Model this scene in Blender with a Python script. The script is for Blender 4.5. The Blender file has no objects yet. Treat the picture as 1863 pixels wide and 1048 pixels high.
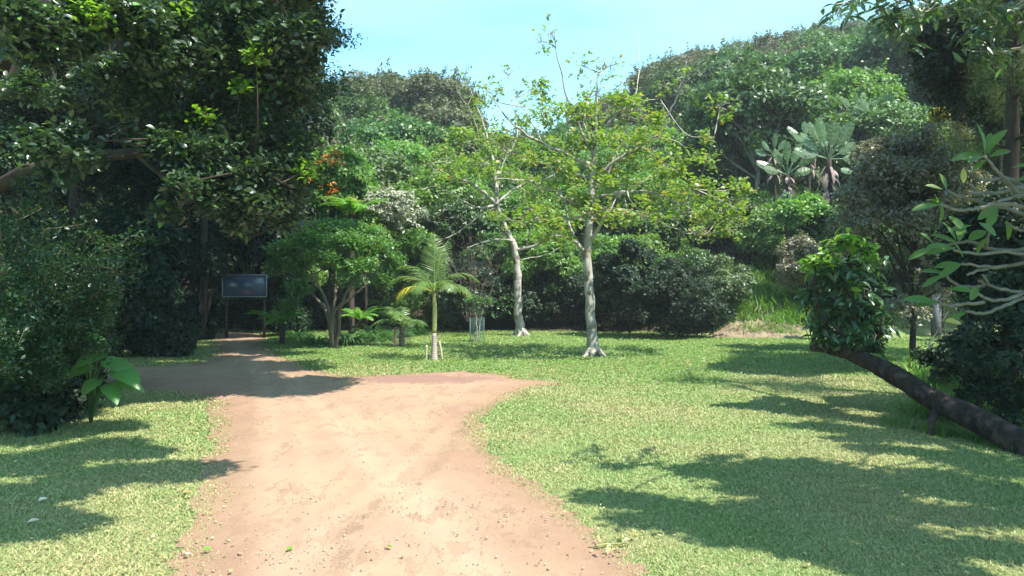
import bpy, math, random
import numpy as np
from mathutils import Vector
R = math.radians
scene = bpy.context.scene
C = scene.collection
rng = np.random.default_rng(7)
random.seed(7)

# ------------------------------------------------------------ camera, world, sun, exposure
CAMH, F, CX, HZ = 2.0, 1500.0, 931.5, 505.0      # eye height, focal length / principal column / horizon row of the photograph
cam = bpy.data.objects.new('camera', bpy.data.cameras.new('camera')); C.objects.link(cam)
cam.location = (0, 0, CAMH); cam.rotation_euler = (R(90), 0, 0)
cam.data.sensor_width = 36; cam.data.lens = 36*F/1863; cam.data.shift_y = -19/1863
cam.data.clip_end = 3000; cam.data.clip_start = 0.05
scene.camera = cam
SUN = Vector((0.43, -0.33, 0.85)).normalized()
w = bpy.data.worlds.new('World'); scene.world = w; w.use_nodes = True
nt = w.node_tree; bg = nt.nodes['Background']
sky = nt.nodes.new('ShaderNodeTexSky'); sky.sky_type = 'NISHITA'; sky.sun_disc = False
sky.sun_elevation = math.asin(SUN.z); sky.sun_rotation = math.atan2(SUN.x, SUN.y)
sky.air_density = 1.0; sky.dust_density = 1.2; sky.ozone_density = 0.8
# thin high cloud streaks
tc = nt.nodes.new('ShaderNodeTexCoord'); mp = nt.nodes.new('ShaderNodeMapping'); mp.inputs['Scale'].default_value = (1.2, 1.2, 5)
nz = nt.nodes.new('ShaderNodeTexNoise'); nz.inputs['Scale'].default_value = 1.6; nz.inputs['Detail'].default_value = 5
rp = nt.nodes.new('ShaderNodeValToRGB'); rp.color_ramp.elements[0].position = .38; rp.color_ramp.elements[1].position = .8
rp.color_ramp.elements[1].color = (.75, .75, .75, 1)
tint = nt.nodes.new('ShaderNodeMix'); tint.data_type = 'RGBA'; tint.blend_type = 'MULTIPLY'; tint.inputs['Factor'].default_value = 1; tint.inputs['B'].default_value = (.62, 1.08, 1.12, 1)
mx = nt.nodes.new('ShaderNodeMix'); mx.data_type = 'RGBA'
mx.inputs['B'].default_value = (2.6, 3.8, 3.7, 1)
nt.links.new(tc.outputs['Generated'], mp.inputs[0]); nt.links.new(mp.outputs[0], nz.inputs[0]); nt.links.new(nz.outputs[0], rp.inputs[0])
nt.links.new(rp.outputs[0], mx.inputs['Factor']); nt.links.new(sky.outputs[0], tint.inputs['A']); nt.links.new(tint.outputs['Result'], mx.inputs['A']); nt.links.new(mx.outputs['Result'], bg.inputs[0])
bg.inputs[1].default_value = 0.14
sl = bpy.data.lights.new('sun', 'SUN'); sl.energy = 4.9; sl.angle = R(.5); sl.color = (1, .95, .86)
so = bpy.data.objects.new('sun', sl); C.objects.link(so)
so.rotation_euler = (-SUN).to_track_quat('-Z', 'Y').to_euler()
vs = scene.view_settings; vs.view_transform = 'Standard'; vs.look = 'None'; vs.gamma = 1; vs.exposure = 1.4

# ------------------------------------------------------------ helpers
def at(px, py, D): return np.array([(px-CX)/F*D, D, CAMH-(py-HZ)/F*D])
def gr(px, py):
    d = CAMH*F/(py-HZ); return np.array([(px-CX)/F*d, d, 0.0])
def caster(px, py, z):                                    # a point at height z whose shadow falls on that bit of ground
    g = gr(px, py); return g + np.array(SUN)/SUN.z*z
def norm(a): return a/np.maximum(np.linalg.norm(a, axis=-1, keepdims=True), 1e-9)

class MB:
    def __init__(s): s.v = []; s.f = []; s.n = 0
    def add(s, v, faces):
        s.v.append(np.asarray(v, float).reshape(-1, 3))
        for f in faces:
            f = np.asarray(f); f = f if f.ndim == 2 else f[None]; s.f.append(f+s.n)
        s.n += len(s.v[-1])
    def build(s, name, mat, parent=None, smooth=False):
        me = bpy.data.meshes.new(name)
        if s.v:
            v = np.concatenate(s.v).astype(np.float32)
            lt = np.concatenate([np.full(len(f), f.shape[1]) for f in s.f]).astype(np.int32)
            lv = np.concatenate([f.ravel() for f in s.f]).astype(np.int32)
            me.vertices.add(len(v)); me.vertices.foreach_set('co', v.ravel())
            me.loops.add(len(lv)); me.loops.foreach_set('vertex_index', lv)
            me.polygons.add(len(lt)); me.polygons.foreach_set('loop_start', np.concatenate([[0], np.cumsum(lt)[:-1]]).astype(np.int32))
            try: me.polygons.foreach_set('loop_total', lt)
            except Exception: pass
            if smooth: me.polygons.foreach_set('use_smooth', np.ones(len(lt), bool))
            me.update(calc_edges=True)
        me.materials.append(mat)
        o = bpy.data.objects.new(name, me); C.objects.link(o)
        if parent is not None: o.parent = parent
        return o

DI = (np.array([(0,0,0),(.5,.45,.07),(0,1,-.1),(-.5,.45,.07)], float), [(0,1,2,3)])
LF = (np.array([(0,0,0),(.40,.22,.05),(.5,.55,.05),(0,1,-.14),(-.5,.55,.05),(-.40,.22,.05),(0,.28,0),(0,.6,-.03)], float),
      [(0,1,6),(1,2,7,6),(2,3,7),(0,6,5),(5,6,7,4),(4,7,3)])
ST = (np.array([(-.3,0,0),(.3,0,0),(.5,.4,.10),(-.5,.4,.10),(.42,.75,.06),(-.42,.75,.06),(0,1,-.1)], float), [(0,1,2,3),(3,2,4,5),(5,4,6)])

def scatter(mb, pos, dirv, nrm, L, W, t):
    tv, tf = t; dirv = norm(dirv); side = norm(np.cross(dirv, nrm)); nn = np.cross(side, dirv)
    L = np.broadcast_to(L, len(pos))[:, None, None]; W = np.broadcast_to(W, len(pos))[:, None, None]
    v = pos[:, None] + tv[None,:,0:1]*W*side[:,None] + tv[None,:,1:2]*L*dirv[:,None] + tv[None,:,2:3]*L*nn[:,None]
    base = np.arange(len(pos))[:, None]*len(tv)
    mb.add(v, [base+np.array(f)[None] for f in tf])

def rosettes(mb, cen, k, L, wr, t, axis=None, spread=.04, tilt=.25, jit=.35, flat=1.0, sj=.5):
    """k leaves round every centre"""
    M = len(cen); N = M*k
    c = np.repeat(cen, k, 0) + rng.normal(0, spread, (N, 3))
    ax = np.tile([0, 0, 1.0], (M, 1)) if axis is None else axis
    ax = norm(ax + rng.normal(0, jit, (M, 3))); axk = np.repeat(ax, k, 0)
    r = rng.normal(0, 1, (N, 3)); r -= (r*axk).sum(1)[:, None]*axk; r = norm(r)
    d = norm(r + axk*rng.normal(tilt, .42, N)[:, None]); n = norm(axk*flat + rng.normal(0, .3, (N, 3)))
    LL = L*(1+rng.uniform(-sj, sj, N))
    scatter(mb, c, d, n, LL, LL*wr, t)

def spline(P, r, seg=4):
    P = np.asarray(P, float); r = np.asarray(r, float)
    if len(P) < 3: seg = max(seg, 2)
    Q = np.vstack([2*P[0]-P[1], P, 2*P[-1]-P[-2]]); out = []; ro = []
    for i in range(len(P)-1):
        a, b, c, d = Q[i:i+4]
        for t in np.arange(seg)/seg:
            out.append(.5*((2*b)+(c-a)*t+(2*a-5*b+4*c-d)*t*t+(3*b-a-3*c+d)*t**3)); ro.append(r[i]*(1-t)+r[i+1]*t)
    out.append(P[-1]); ro.append(r[-1])
    return np.array(out), np.array(ro)

def tube(mb, P, r, n=6, seg=4, jit=0.0, bump=0.0):
    P, r = spline(P, r, seg) if seg > 1 else (np.asarray(P, float), np.asarray(r, float))
    if jit: P[1:-1] += rng.normal(0, jit, P[1:-1].shape)
    T = norm(np.gradient(P, axis=0)); ref = np.array([0, 0, 1.0]) if abs(T[0][2]) < .8 else np.array([0, 1.0, 0])
    u = norm(np.cross(T, ref)); v = np.cross(T, u)
    a = np.arange(n)/n*2*np.pi
    rr = r[:, None]*(1+(rng.normal(0, bump, (len(P), n)) if bump else 0))
    V = P[:, None] + (np.cos(a)[None]*rr)[..., None]*u[:, None] + (np.sin(a)[None]*rr)[..., None]*v[:, None]
    i = np.arange(len(P)-1)[:, None]*n; j = np.arange(n)[None]; j2 = (j+1) % n
    q = np.stack([i+j, i+j2, i+n+j2, i+n+j], -1).reshape(-1, 4)
    mb.add(V, [q, np.arange(n)[None][:, ::-1], (np.arange(n)+(len(P)-1)*n)[None]])
    return P, r

def thing(name, label, cat, loc=(0, 0, 0), group=None):
    o = bpy.data.objects.new(name, None); C.objects.link(o); o.location = loc; o.empty_display_size = .2
    o['label'] = label; o['category'] = cat
    if group: o['group'] = group
    return o
def tag(o, label, cat, group=None, kind=None):
    o['label'] = label; o['category'] = cat
    if group: o['group'] = group
    if kind: o['kind'] = kind
    return o
def struct(o): o['kind'] = 'structure'; return o
def dup(root, loc, rz=0, sc=1, label=None, group=None, name=None):
    r = root.copy(); C.objects.link(r); r.location = loc; r.rotation_euler = (0, 0, rz)
    r.scale = (sc, sc, sc) if np.isscalar(sc) else sc
    if label: r['label'] = label
    if group: r['group'] = group
    for ch in list(root.children):
        c = ch.copy(); C.objects.link(c); c.parent = r
        for g in ch.children:
            d = g.copy(); C.objects.link(d); d.parent = c
    return r

# ------------------------------------------------------------ materials
def nodes(name):
    m = bpy.data.materials.new(name); m.use_nodes = True
    n = m.node_tree.nodes; b = n['Principled BSDF']; return m, m.node_tree, b
def mixc(nt, f, a, b, blend='MIX'):
    x = nt.nodes.new('ShaderNodeMix'); x.data_type = 'RGBA'; x.blend_type = blend
    for s, val in (('Factor', f), ('A', a), ('B', b)):
        if isinstance(val, (tuple, float, int)):
            x.inputs[s].default_value = val if not isinstance(val, tuple) else (*val[:3], 1)
        else: nt.links.new(val, x.inputs[s])
    return x.outputs['Result']
def noise(nt, scale, detail=3, coord=None, rough=.55, dist=0):
    n = nt.nodes.new('ShaderNodeTexNoise'); n.inputs['Scale'].default_value = scale; n.inputs['Detail'].default_value = detail
    n.inputs['Roughness'].default_value = rough; n.inputs['Distortion'].default_value = dist
    if coord is not None: nt.links.new(coord, n.inputs['Vector'])
    return n.outputs[0]
def ramp(nt, fac, lo, hi, c0=(0, 0, 0), c1=(1, 1, 1)):
    r = nt.nodes.new('ShaderNodeValToRGB'); e = r.color_ramp.elements
    e[0].position = lo; e[1].position = hi; e[0].color = (*c0, 1); e[1].color = (*c1, 1)
    nt.links.new(fac, r.inputs[0]); return r.outputs[0]
def math_(nt, op, a, b=None):
    n = nt.nodes.new('ShaderNodeMath'); n.operation = op
    for i, val in enumerate((a, b)):
        if val is None: continue
        if isinstance(val, (int, float)): n.inputs[i].default_value = val
        else: nt.links.new(val, n.inputs[i])
    return n.outputs[0]
def position(nt):
    g = nt.nodes.new('ShaderNodeNewGeometry'); return g.outputs['Position']

def leafmat(name, c1, c2, rough=.42, trans=.35, tcol=None, spec=.5, rare=None, rare_amt=.06, var=.5):
    """per-leaf colour between c1 and c2, a few leaves of colour rare, each plant a little lighter or darker"""
    m, nt, b = nodes(name)
    geo = nt.nodes.new('ShaderNodeNewGeometry'); oi = nt.nodes.new('ShaderNodeObjectInfo')
    col = mixc(nt, geo.outputs['Random Per Island'], c1, c2)
    if rare:
        rr = nt.nodes.new('ShaderNodeTexWhiteNoise'); rr.noise_dimensions = '1D'; nt.links.new(geo.outputs['Random Per Island'], rr.inputs['W'])
        col = mixc(nt, math_(nt, 'LESS_THAN', rr.outputs[0], rare_amt), col, rare)
    hsv = nt.nodes.new('ShaderNodeHueSaturation'); nt.links.new(col, hsv.inputs['Color'])
    v = math_(nt, 'ADD', math_(nt, 'MULTIPLY', oi.outputs['Random'], var), 1-var/2); nt.links.new(v, hsv.inputs['Value'])
    h = math_(nt, 'ADD', math_(nt, 'MULTIPLY', oi.outputs['Random'], .03), .485); nt.links.new(h, hsv.inputs['Hue'])
    col = hsv.outputs[0]
    nt.links.new(col, b.inputs['Base Color']); b.inputs['Roughness'].default_value = rough
    b.inputs['Specular IOR Level'].default_value = spec
    t = nt.nodes.new('ShaderNodeBsdfTranslucent')
    nt.links.new(mixc(nt, 1.0, col, tcol or (1.5, 1.7, .6), 'MULTIPLY'), t.inputs[0])
    mix = nt.nodes.new('ShaderNodeMixShader'); mix.inputs[0].default_value = trans
    nt.links.new(b.outputs[0], mix.inputs[1]); nt.links.new(t.outputs[0], mix.inputs[2])
    nt.links.new(mix.outputs[0], nt.nodes['Material Output'].inputs[0])
    return m

def barkmat(name, c1, c2, scale=6, bump=.4, blotch=None, stretch=(1, 1, .35)):
    m, nt, b = nodes(name)
    tc = nt.nodes.new('ShaderNodeTexCoord'); mp = nt.nodes.new('ShaderNodeMapping'); mp.inputs['Scale'].default_value = stretch
    nt.links.new(tc.outputs['Object'], mp.inputs[0])
    n1 = noise(nt, scale, 6, mp.outputs[0], .65)
    col = mixc(nt, ramp(nt, n1, .35, .65), c1, c2)
    if blotch:
        n2 = noise(nt, scale*.6, 4, tc.outputs['Object'], .6); col = mixc(nt, ramp(nt, n2, .52, .62), col, blotch)
    nt.links.new(col, b.inputs['Base Color']); b.inputs['Roughness'].default_value = .9
    b.inputs['Specular IOR Level'].default_value = .2
    bp = nt.nodes.new('ShaderNodeBump'); bp.inputs['Strength'].default_value = bump; bp.inputs['Distance'].default_value = .03
    nt.links.new(noise(nt, scale*4, 5, mp.outputs[0], .7), bp.inputs['Height']); nt.links.new(bp.outputs[0], b.inputs['Normal'])
    return m
def flatmat(name, c, rough=.6, var=.25, scale=5, metal=0):
    m, nt, b = nodes(name)
    tc = nt.nodes.new('ShaderNodeTexCoord')
    n = noise(nt, scale, 5, tc.outputs['Object'], .6)
    nt.links.new(mixc(nt, ramp(nt, n, .3, .7), tuple(x*(1-var) for x in c), tuple(min(1, x*(1+var)) for x in c)), b.inputs['Base Color'])
    b.inputs['Roughness'].default_value = rough; b.inputs['Metallic'].default_value = metal
    return m

L_big   = leafmat('leaf_canopy', (.026,.054,.028), (.058,.098,.048), .38, .24, spec=.8, rare=(.13,.24,.04), rare_amt=.05, var=.2)
L_new   = leafmat('leaf_new_growth', (.12,.24,.03), (.20,.34,.05), .4, .45, var=.2)
L_hill  = leafmat('leaf_hill_olive', (.050,.060,.026), (.108,.118,.048), .55, .25, rare=(.16,.13,.08), rare_amt=.07)
L_hillb = leafmat('leaf_hill_green', (.048,.088,.028), (.092,.145,.046), .5, .3, rare=(.16,.20,.07), rare_amt=.06)
L_hillg = leafmat('leaf_hill_grey', (.070,.078,.046), (.13,.128,.078), .55, .25, rare=(.25,.22,.18), rare_amt=.1)
L_brt   = leafmat('leaf_bright', (.072,.155,.032), (.15,.25,.055), .45, .4, rare=(.28,.33,.06), rare_amt=.05, var=.3)
L_mid   = leafmat('leaf_mid', (.038,.092,.028), (.080,.150,.046), .42, .3, rare=(.14,.22,.06), rare_amt=.05, var=.3)
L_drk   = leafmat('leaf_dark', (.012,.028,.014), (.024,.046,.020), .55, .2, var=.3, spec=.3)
L_coral = leafmat('leaf_yellow_green', (.10,.165,.03), (.20,.27,.055), .45, .45, rare=(.30,.22,.07), rare_amt=.10, var=.1)
L_grey  = leafmat('leaf_grey_brown', (.11,.115,.075), (.24,.225,.165), .38, .25, rare=(.24,.2,.14), rare_amt=.12, var=.15)
L_silv  = leafmat('leaf_silver', (.20,.22,.17), (.36,.36,.30), .6, .2, var=.1)
L_yel   = leafmat('leaf_yellow', (.30,.25,.05), (.40,.34,.10), .5, .35, var=.1)
L_pal   = leafmat('palm_leaflet', (.09,.16,.04), (.17,.25,.07), .4, .4, var=.1)
L_paly  = leafmat('palm_leaflet_yellow', (.35,.32,.03), (.50,.42,.05), .45, .4, var=.05, tcol=(1.2,1.1,.4))
L_str   = leafmat('paddle_leaf', (.065,.12,.055), (.14,.20,.10), .35, .3, var=.2)
L_plu   = leafmat('frangipani_leaf', (.05,.12,.035), (.11,.19,.045), .35, .4, var=.05)
L_strap = leafmat('strap_leaf', (.04,.10,.03), (.09,.19,.05), .35, .35, var=.2)
L_fern  = leafmat('fern_leaf', (.10,.22,.03), (.16,.32,.05), .5, .45, var=.2)
L_need  = leafmat('needle_leaf', (.035,.06,.02), (.09,.13,.03), .6, .3, var=.2)
L_ear   = leafmat('elephant_ear_leaf', (.07,.17,.045), (.11,.23,.06), .4, .4, var=.1)
L_clo   = leafmat('clover_leaf', (.10,.19,.045), (.17,.27,.075), .5, .35, var=0)
L_dead  = leafmat('dead_leaf', (.16,.10,.06), (.30,.22,.14), .7, .1, var=.2)
L_ora   = leafmat('orange_petal', (.75,.16,.03), (.85,.28,.06), .5, .3, var=0, tcol=(1.2,1,.6))
B_pale  = barkmat('bark_pale', (.24,.22,.18), (.42,.39,.34), 5, .5, blotch=(.13,.11,.085))
B_twig  = barkmat('bark_twig', (.26,.23,.19), (.38,.35,.30), 8, .2)
B_dark  = barkmat('bark_dark', (.024,.019,.014), (.060,.045,.035), 5, .6)
B_log   = barkmat('bark_log', (.014,.011,.010), (.050,.036,.029), 9, 1.0, blotch=(.085,.058,.05))
B_brown = barkmat('bark_brown', (.10,.075,.055), (.19,.15,.11), 7, .5)
B_plu   = barkmat('bark_frangipani', (.10,.093,.075), (.215,.20,.165), 10, .3, blotch=(.16,.15,.11), stretch=(1, 1, 1))

# ------------------------------------------------------------ terrain
SKY_PX = np.array([-600, 0, 560, 600, 650, 700, 800, 828, 850, 960, 1040, 1130, 1160, 1200, 1240, 1300, 1440, 1500, 1600, 1863, 2500])
SKY_PY = np.array([ 150, 150, 170, 165, 150, 142, 145, 160, 235, 235, 225, 165, 145, 115, 82, 68, 55, 32, 12, -15, -40])
def skyline(px): return np.interp(px, SKY_PX, SKY_PY)
def H(x, y):
    x = np.asarray(x, float); y = np.asarray(y, float)
    ys = np.maximum(y, 15.0); px = CX + np.clip(x/ys, -1.2, 1.2)*F
    sm = np.mean([skyline(px+o) for o in (-90, -45, 0, 45, 90)], 0)
    top = (HZ-sm)/F*95+2-6.0
    y0 = np.interp(px, [300, 520, 900, 1250, 1330, 1863], [38, 33, 31, 30, 27.5, 27.5])
    s = np.clip((y-y0)/(95-y0), 0, 1)
    z = np.maximum(s, 1e-6)**.92*top*(s > 0)
    far = np.clip((y-95)/400, 0, 1); z = z*(1-.9*far)
    return z + .02*np.sin(x*.9+1.3)*np.sin(y*.55)*(y < 40)
# ground sheet
gx = np.concatenate([np.linspace(-1500, -80, 12)[:-1], np.linspace(-80, 80, 161), np.linspace(80, 1500, 12)[1:]])
gy = np.concatenate([np.linspace(-1500, -20, 8)[:-1], np.linspace(-20, 130, 151), np.linspace(130, 1500, 12)[1:]])
X, Y = np.meshgrid(gx, gy); Z = H(X, Y)
mb = MB(); n = len(gx)
idx = (np.arange(len(gy)-1)[:, None]*n+np.arange(n-1)[None]).ravel()
mb.add(np.stack([X, Y, Z], -1), [np.stack([idx, idx+1, idx+n+1, idx+n], -1)])
mg, nt, b = nodes('lawn_soil')
pos = position(nt)
n1 = noise(nt, .45, 4, pos); n2 = noise(nt, 26, 5, pos, .7); n3 = noise(nt, 3.2, 4, pos)
dry = mixc(nt, ramp(nt, n2, .35, .65), (.15,.15,.06), (.30,.27,.13))
grn = mixc(nt, ramp(nt, n2, .35, .65), (.10,.15,.045), (.18,.25,.085))
col = mixc(nt, ramp(nt, n1, .42, .66), grn, dry)
col = mixc(nt, ramp(nt, n3, .60, .75), col, (.17,.12,.07))
# forest floor beyond the lawn
sep = nt.nodes.new('ShaderNodeSeparateXYZ'); nt.links.new(pos, sep.inputs[0])
ff = ramp(nt, math_(nt, 'ADD', math_(nt, 'MULTIPLY', sep.outputs[1], .02), math_(nt, 'MULTIPLY', n3, .08)), .60, .64)
col = mixc(nt, ff, col, (.05,.04,.026))
nt.links.new(col, b.inputs['Base Color']); b.inputs['Roughness'].default_value = .95; b.inputs['Specular IOR Level'].default_value = .1
bp = nt.nodes.new('ShaderNodeBump'); bp.inputs['Strength'].default_value = .8; bp.inputs['Distance'].default_value = .04
nt.links.new(n2, bp.inputs['Height']); nt.links.new(bp.outputs[0], b.inputs['Normal'])
struct(mb.build('ground', mg, smooth=True))

# ------------------------------------------------------------ dirt road
RP = [(372,1048),(392,940),(404,850),(414,770),(400,728),(330,716),(200,706),(60,700),(60,674),(260,668),(370,662),(398,640),(392,622),(385,606),(455,604),
      (492,616),(478,626),(500,645),(560,672),(620,686),(720,683),(840,676),(920,684),(945,692),(1010,699),(940,711),(900,735),(865,752),(845,790),(870,825),
      (960,890),(1050,965),(1130,1048),(1500,1600)]
rp_ = np.array([gr(*p)[:2] for p in RP] + [(1.3, -40), (-1.7, -40)] + [gr(150, 1600)[:2]])
def sdf(p):
    a = rp_; c = np.roll(rp_, -1, 0); d = np.full(len(p), 1e9); ins = np.zeros(len(p), bool)
    for i in range(len(a)):
        e = c[i]-a[i]; q = p-a[i]; t = np.clip((q@e)/(e@e), 0, 1); d = np.minimum(d, np.hypot(*(q-t[:, None]*e).T))
        cond = (a[i][1] > p[:, 1]) != (c[i][1] > p[:, 1])
        with np.errstate(all='ignore'): xi = a[i][0]+(p[:, 1]-a[i][1])*e[0]/(e[1] if e[1] else 1e-9)
        ins ^= cond & (p[:, 0] < xi)
    return np.where(ins, -d, d)
def vnoise(p, s, seed=0):                                   # value noise
    q = p*s + seed*17.3; i = np.floor(q).astype(int); f = q-i; f = f*f*(3-2*f)
    h = lambda a, b: np.modf(np.abs(np.sin(a*127.1+b*311.7+seed)*43758.5453))[0]
    a = h(i[:,0], i[:,1]); b = h(i[:,0]+1, i[:,1]); c = h(i[:,0], i[:,1]+1); d = h(i[:,0]+1, i[:,1]+1)
    return (a*(1-f[:,0])+b*f[:,0])*(1-f[:,1])+(c*(1-f[:,0])+d*f[:,0])*f[:,1]
def fbm(p, s, seed=0): return (vnoise(p, s, seed)+.5*vnoise(p, s*2.1, seed+1)+.25*vnoise(p, s*4.3, seed+2))/1.75
def lineD(p, pts):
    pts = np.array(pts, float); d = np.full(len(p), 1e9)
    for a, c in zip(pts[:-1], pts[1:]):
        e = c-a; q = p-a; t = np.clip((q@e)/(e@e), 0, 1); d = np.minimum(d, np.hypot(*(q-t[:, None]*e).T))
    return d
RUTS = [[gr(*p)[:2] for p in T] for T in (
    [(1010,1200),(800,960),(690,850),(610,760),(560,712),(520,665),(470,628)],
    [(520,1200),(500,960),(500,850),(500,770),(490,710),(470,660),(430,625)],
    [(560,1048),(640,950),(720,890),(800,820),(850,770)],
    [(930,1048),(800,900),(700,800),(640,740)])]
def road_z(p):
    z = .012+.022*fbm(p, 1.1, 3)+.006*fbm(p, 5, 5)+.002*fbm(p, 17, 8)
    for T in RUTS: d = lineD(p, T); z += -.016*np.exp(-(d/.13)**2)+.010*np.exp(-((d-.25)/.08)**2)
    return np.maximum(z, .009)
step = .045
ax_ = np.arange(-16, 3.2, step); ay_ = np.concatenate([np.arange(4.6, 31, step)])
X, Y = np.meshgrid(ax_, ay_); P2 = np.stack([X.ravel(), Y.ravel()], -1)
sd = sdf(P2) + .30*(fbm(P2, 2.2, 11)-.5) + .16*(fbm(P2, 11, 12)-.5)
n = len(ax_); keepv = (sd < .20).reshape(X.shape)
cell = keepv[:-1, :-1] & keepv[1:, :-1] & keepv[:-1, 1:] & keepv[1:, 1:]
ii = (np.arange(len(ay_)-1)[:, None]*n+np.arange(n-1)[None])[cell]
fz = np.clip(-sd/.35, 0, 1)
Zr = np.where(sd < .3, (road_z(P2)-.004)*fz, 0) + H(P2[:, 0], P2[:, 1]) + .006
used = np.unique(np.concatenate([ii, ii+1, ii+n, ii+n+1])); remap = np.zeros(len(P2), int); remap[used] = np.arange(len(used))
mb = MB(); mb.add(np.column_stack([P2, Zr])[used], [remap[np.stack([ii, ii+1, ii+n+1, ii+n], -1)]])
# the strip under and behind the camera
mb.add([(-1.7,-40,.03),(1.3,-40,.03),(2.0,4.6,.03),(-2.3,4.6,.03)], [(0,1,2,3)])
mr, nt, b = nodes('dirt')
pos = position(nt)
n1 = noise(nt, .9, 5, pos, .6); mpr = nt.nodes.new('ShaderNodeMapping'); mpr.inputs['Scale'].default_value = (1, .38, 1); mpr.inputs['Rotation'].default_value = (0, 0, .25); nt.links.new(pos, mpr.inputs[0])
n2 = noise(nt, 3.4, 9, mpr.outputs[0], .74); n3 = noise(nt, 60, 4, pos, .7); n4 = noise(nt, .35, 3, pos)
col = mixc(nt, ramp(nt, n1, .30, .70), (.255,.160,.108), (.315,.208,.143))
col = mixc(nt, ramp(nt, n4, .45, .62), col, (.305,.215,.135))
col = mixc(nt, math_(nt, 'MULTIPLY', ramp(nt, n2, .40, .75), .55), col, (.32,.235,.165))
at1 = nt.nodes.new('ShaderNodeAttribute'); at1.attribute_name = 'track'; at2 = nt.nodes.new('ShaderNodeAttribute'); at2.attribute_name = 'edge'
col = mixc(nt, math_(nt, 'MULTIPLY', at1.outputs['Fac'], .6), col, (.335,.238,.165))
col = mixc(nt, math_(nt, 'MULTIPLY', math_(nt, 'SUBTRACT', 1.0, at2.outputs['Fac']), .6), col, (.20,.115,.075))
col = mixc(nt, math_(nt, 'MULTIPLY', ramp(nt, n2, .55, .25), .45), col, (.21,.128,.085))
col = mixc(nt, math_(nt, 'MULTIPLY', ramp(nt, n3, .60, .72), .5), col, (.22,.13,.09))
# redder damp patch along the back of the turning place
vm = nt.nodes.new('ShaderNodeMapping'); g0 = gr(765, 692)
vm.inputs['Location'].default_value = (-g0[0]/1.6, -g0[1]/.8, 0); vm.inputs['Scale'].default_value = (1/1.6, 1/.8, 0)
nt.links.new(pos, vm.inputs[0]); ln = nt.nodes.new('ShaderNodeVectorMath'); ln.operation = 'LENGTH'; nt.links.new(vm.outputs[0], ln.inputs[0])
dm = ramp(nt, math_(nt, 'SUBTRACT', math_(nt, 'MULTIPLY', n2, 2.4), ln.outputs['Value']), .15, .55)
col = mixc(nt, math_(nt, 'MULTIPLY', dm, .8), col, (.20,.115,.095))
# tread bars in the ruts: narrow dark diagonal ticks
for px0, py0, px1, py1, wd in ((1, 1, 1, 1, 0),)[:0]: pass
sepr = nt.nodes.new('ShaderNodeSeparateXYZ'); nt.links.new(pos, sepr.inputs[0])
def treads(col, pa, pb, wid, freq):
    a = gr(*pa); c = gr(*pb); d = c-a; L = np.hypot(d[0], d[1]); u = d/L
    def lin(kx, ky, k0): return math_(nt, 'ADD', math_(nt, 'ADD', math_(nt, 'MULTIPLY', sepr.outputs[0], float(kx)), math_(nt, 'MULTIPLY', sepr.outputs[1], float(ky))), float(k0))
    s = lin(u[0], u[1], -(a[0]*u[0]+a[1]*u[1])); t = lin(-u[1], u[0], (a[0]*u[1]-a[1]*u[0]))
    t = math_(nt, 'ADD', t, math_(nt, 'MULTIPLY', math_(nt, 'SUBTRACT', n1, .5), .25))
    m1 = math_(nt, 'LESS_THAN', math_(nt, 'ABSOLUTE', t), wid)
    m2 = math_(nt, 'GREATER_THAN', math_(nt, 'SINE', math_(nt, 'ADD', math_(nt, 'MULTIPLY', s, freq), math_(nt, 'MULTIPLY', math_(nt, 'ABSOLUTE', t), freq*.8))), .35)
    m3 = math_(nt, 'LESS_THAN', math_(nt, 'ABSOLUTE', math_(nt, 'SUBTRACT', s, L/2)), L/2)
    m4 = ramp(nt, n2, .50, .60)
    f = math_(nt, 'MULTIPLY', math_(nt, 'MULTIPLY', m1, m2), math_(nt, 'MULTIPLY', m3, m4))
    return mixc(nt, math_(nt, 'MULTIPLY', f, .7), col, (.19,.12,.08)), f
hts = []
for pa, pb, wd in (((560,1040),(745,880),.09), ((505,900),(530,810),.10), ((800,1040),(730,900),.07), ((640,1048),(650,960),.08), ((790,830),(860,770),.08), ((980,1040),(900,920),.08)):
    col, f = treads(col, pa, pb, wd*1.2, 120); hts.append(f)
nt.links.new(col, b.inputs['Base Color']); b.inputs['Roughness'].default_value = .95; b.inputs['Specular IOR Level'].default_value = .1
bp = nt.nodes.new('ShaderNodeBump'); bp.inputs['Strength'].default_value = .7; bp.inputs['Distance'].default_value = .012
hh = math_(nt, 'ADD', math_(nt, 'MULTIPLY', n3, .5), n2)
for f in hts: hh = math_(nt, 'SUBTRACT', hh, math_(nt, 'MULTIPLY', f, .6))
nt.links.new(hh, bp.inputs['Height']); nt.links.new(bp.outputs[0], b.inputs['Normal'])
ro = struct(mb.build('dirt_road', mr, smooth=True))
trk = np.zeros(len(used)+4, np.float32); edg = np.ones(len(used)+4, np.float32)
pu = P2[used]
for T in RUTS[:2]: trk[:len(used)] = np.maximum(trk[:len(used)], np.exp(-((lineD(pu, T)+.10*(fbm(pu, 1.5, 61)-.5))/.20)**2))
edg[:len(used)] = np.clip(-sd[used]/.8, 0, 1)
for nm, arr in (('track', trk), ('edge', edg)): ro.data.attributes.new(nm, 'FLOAT', 'POINT').data.foreach_set('value', arr)

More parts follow.
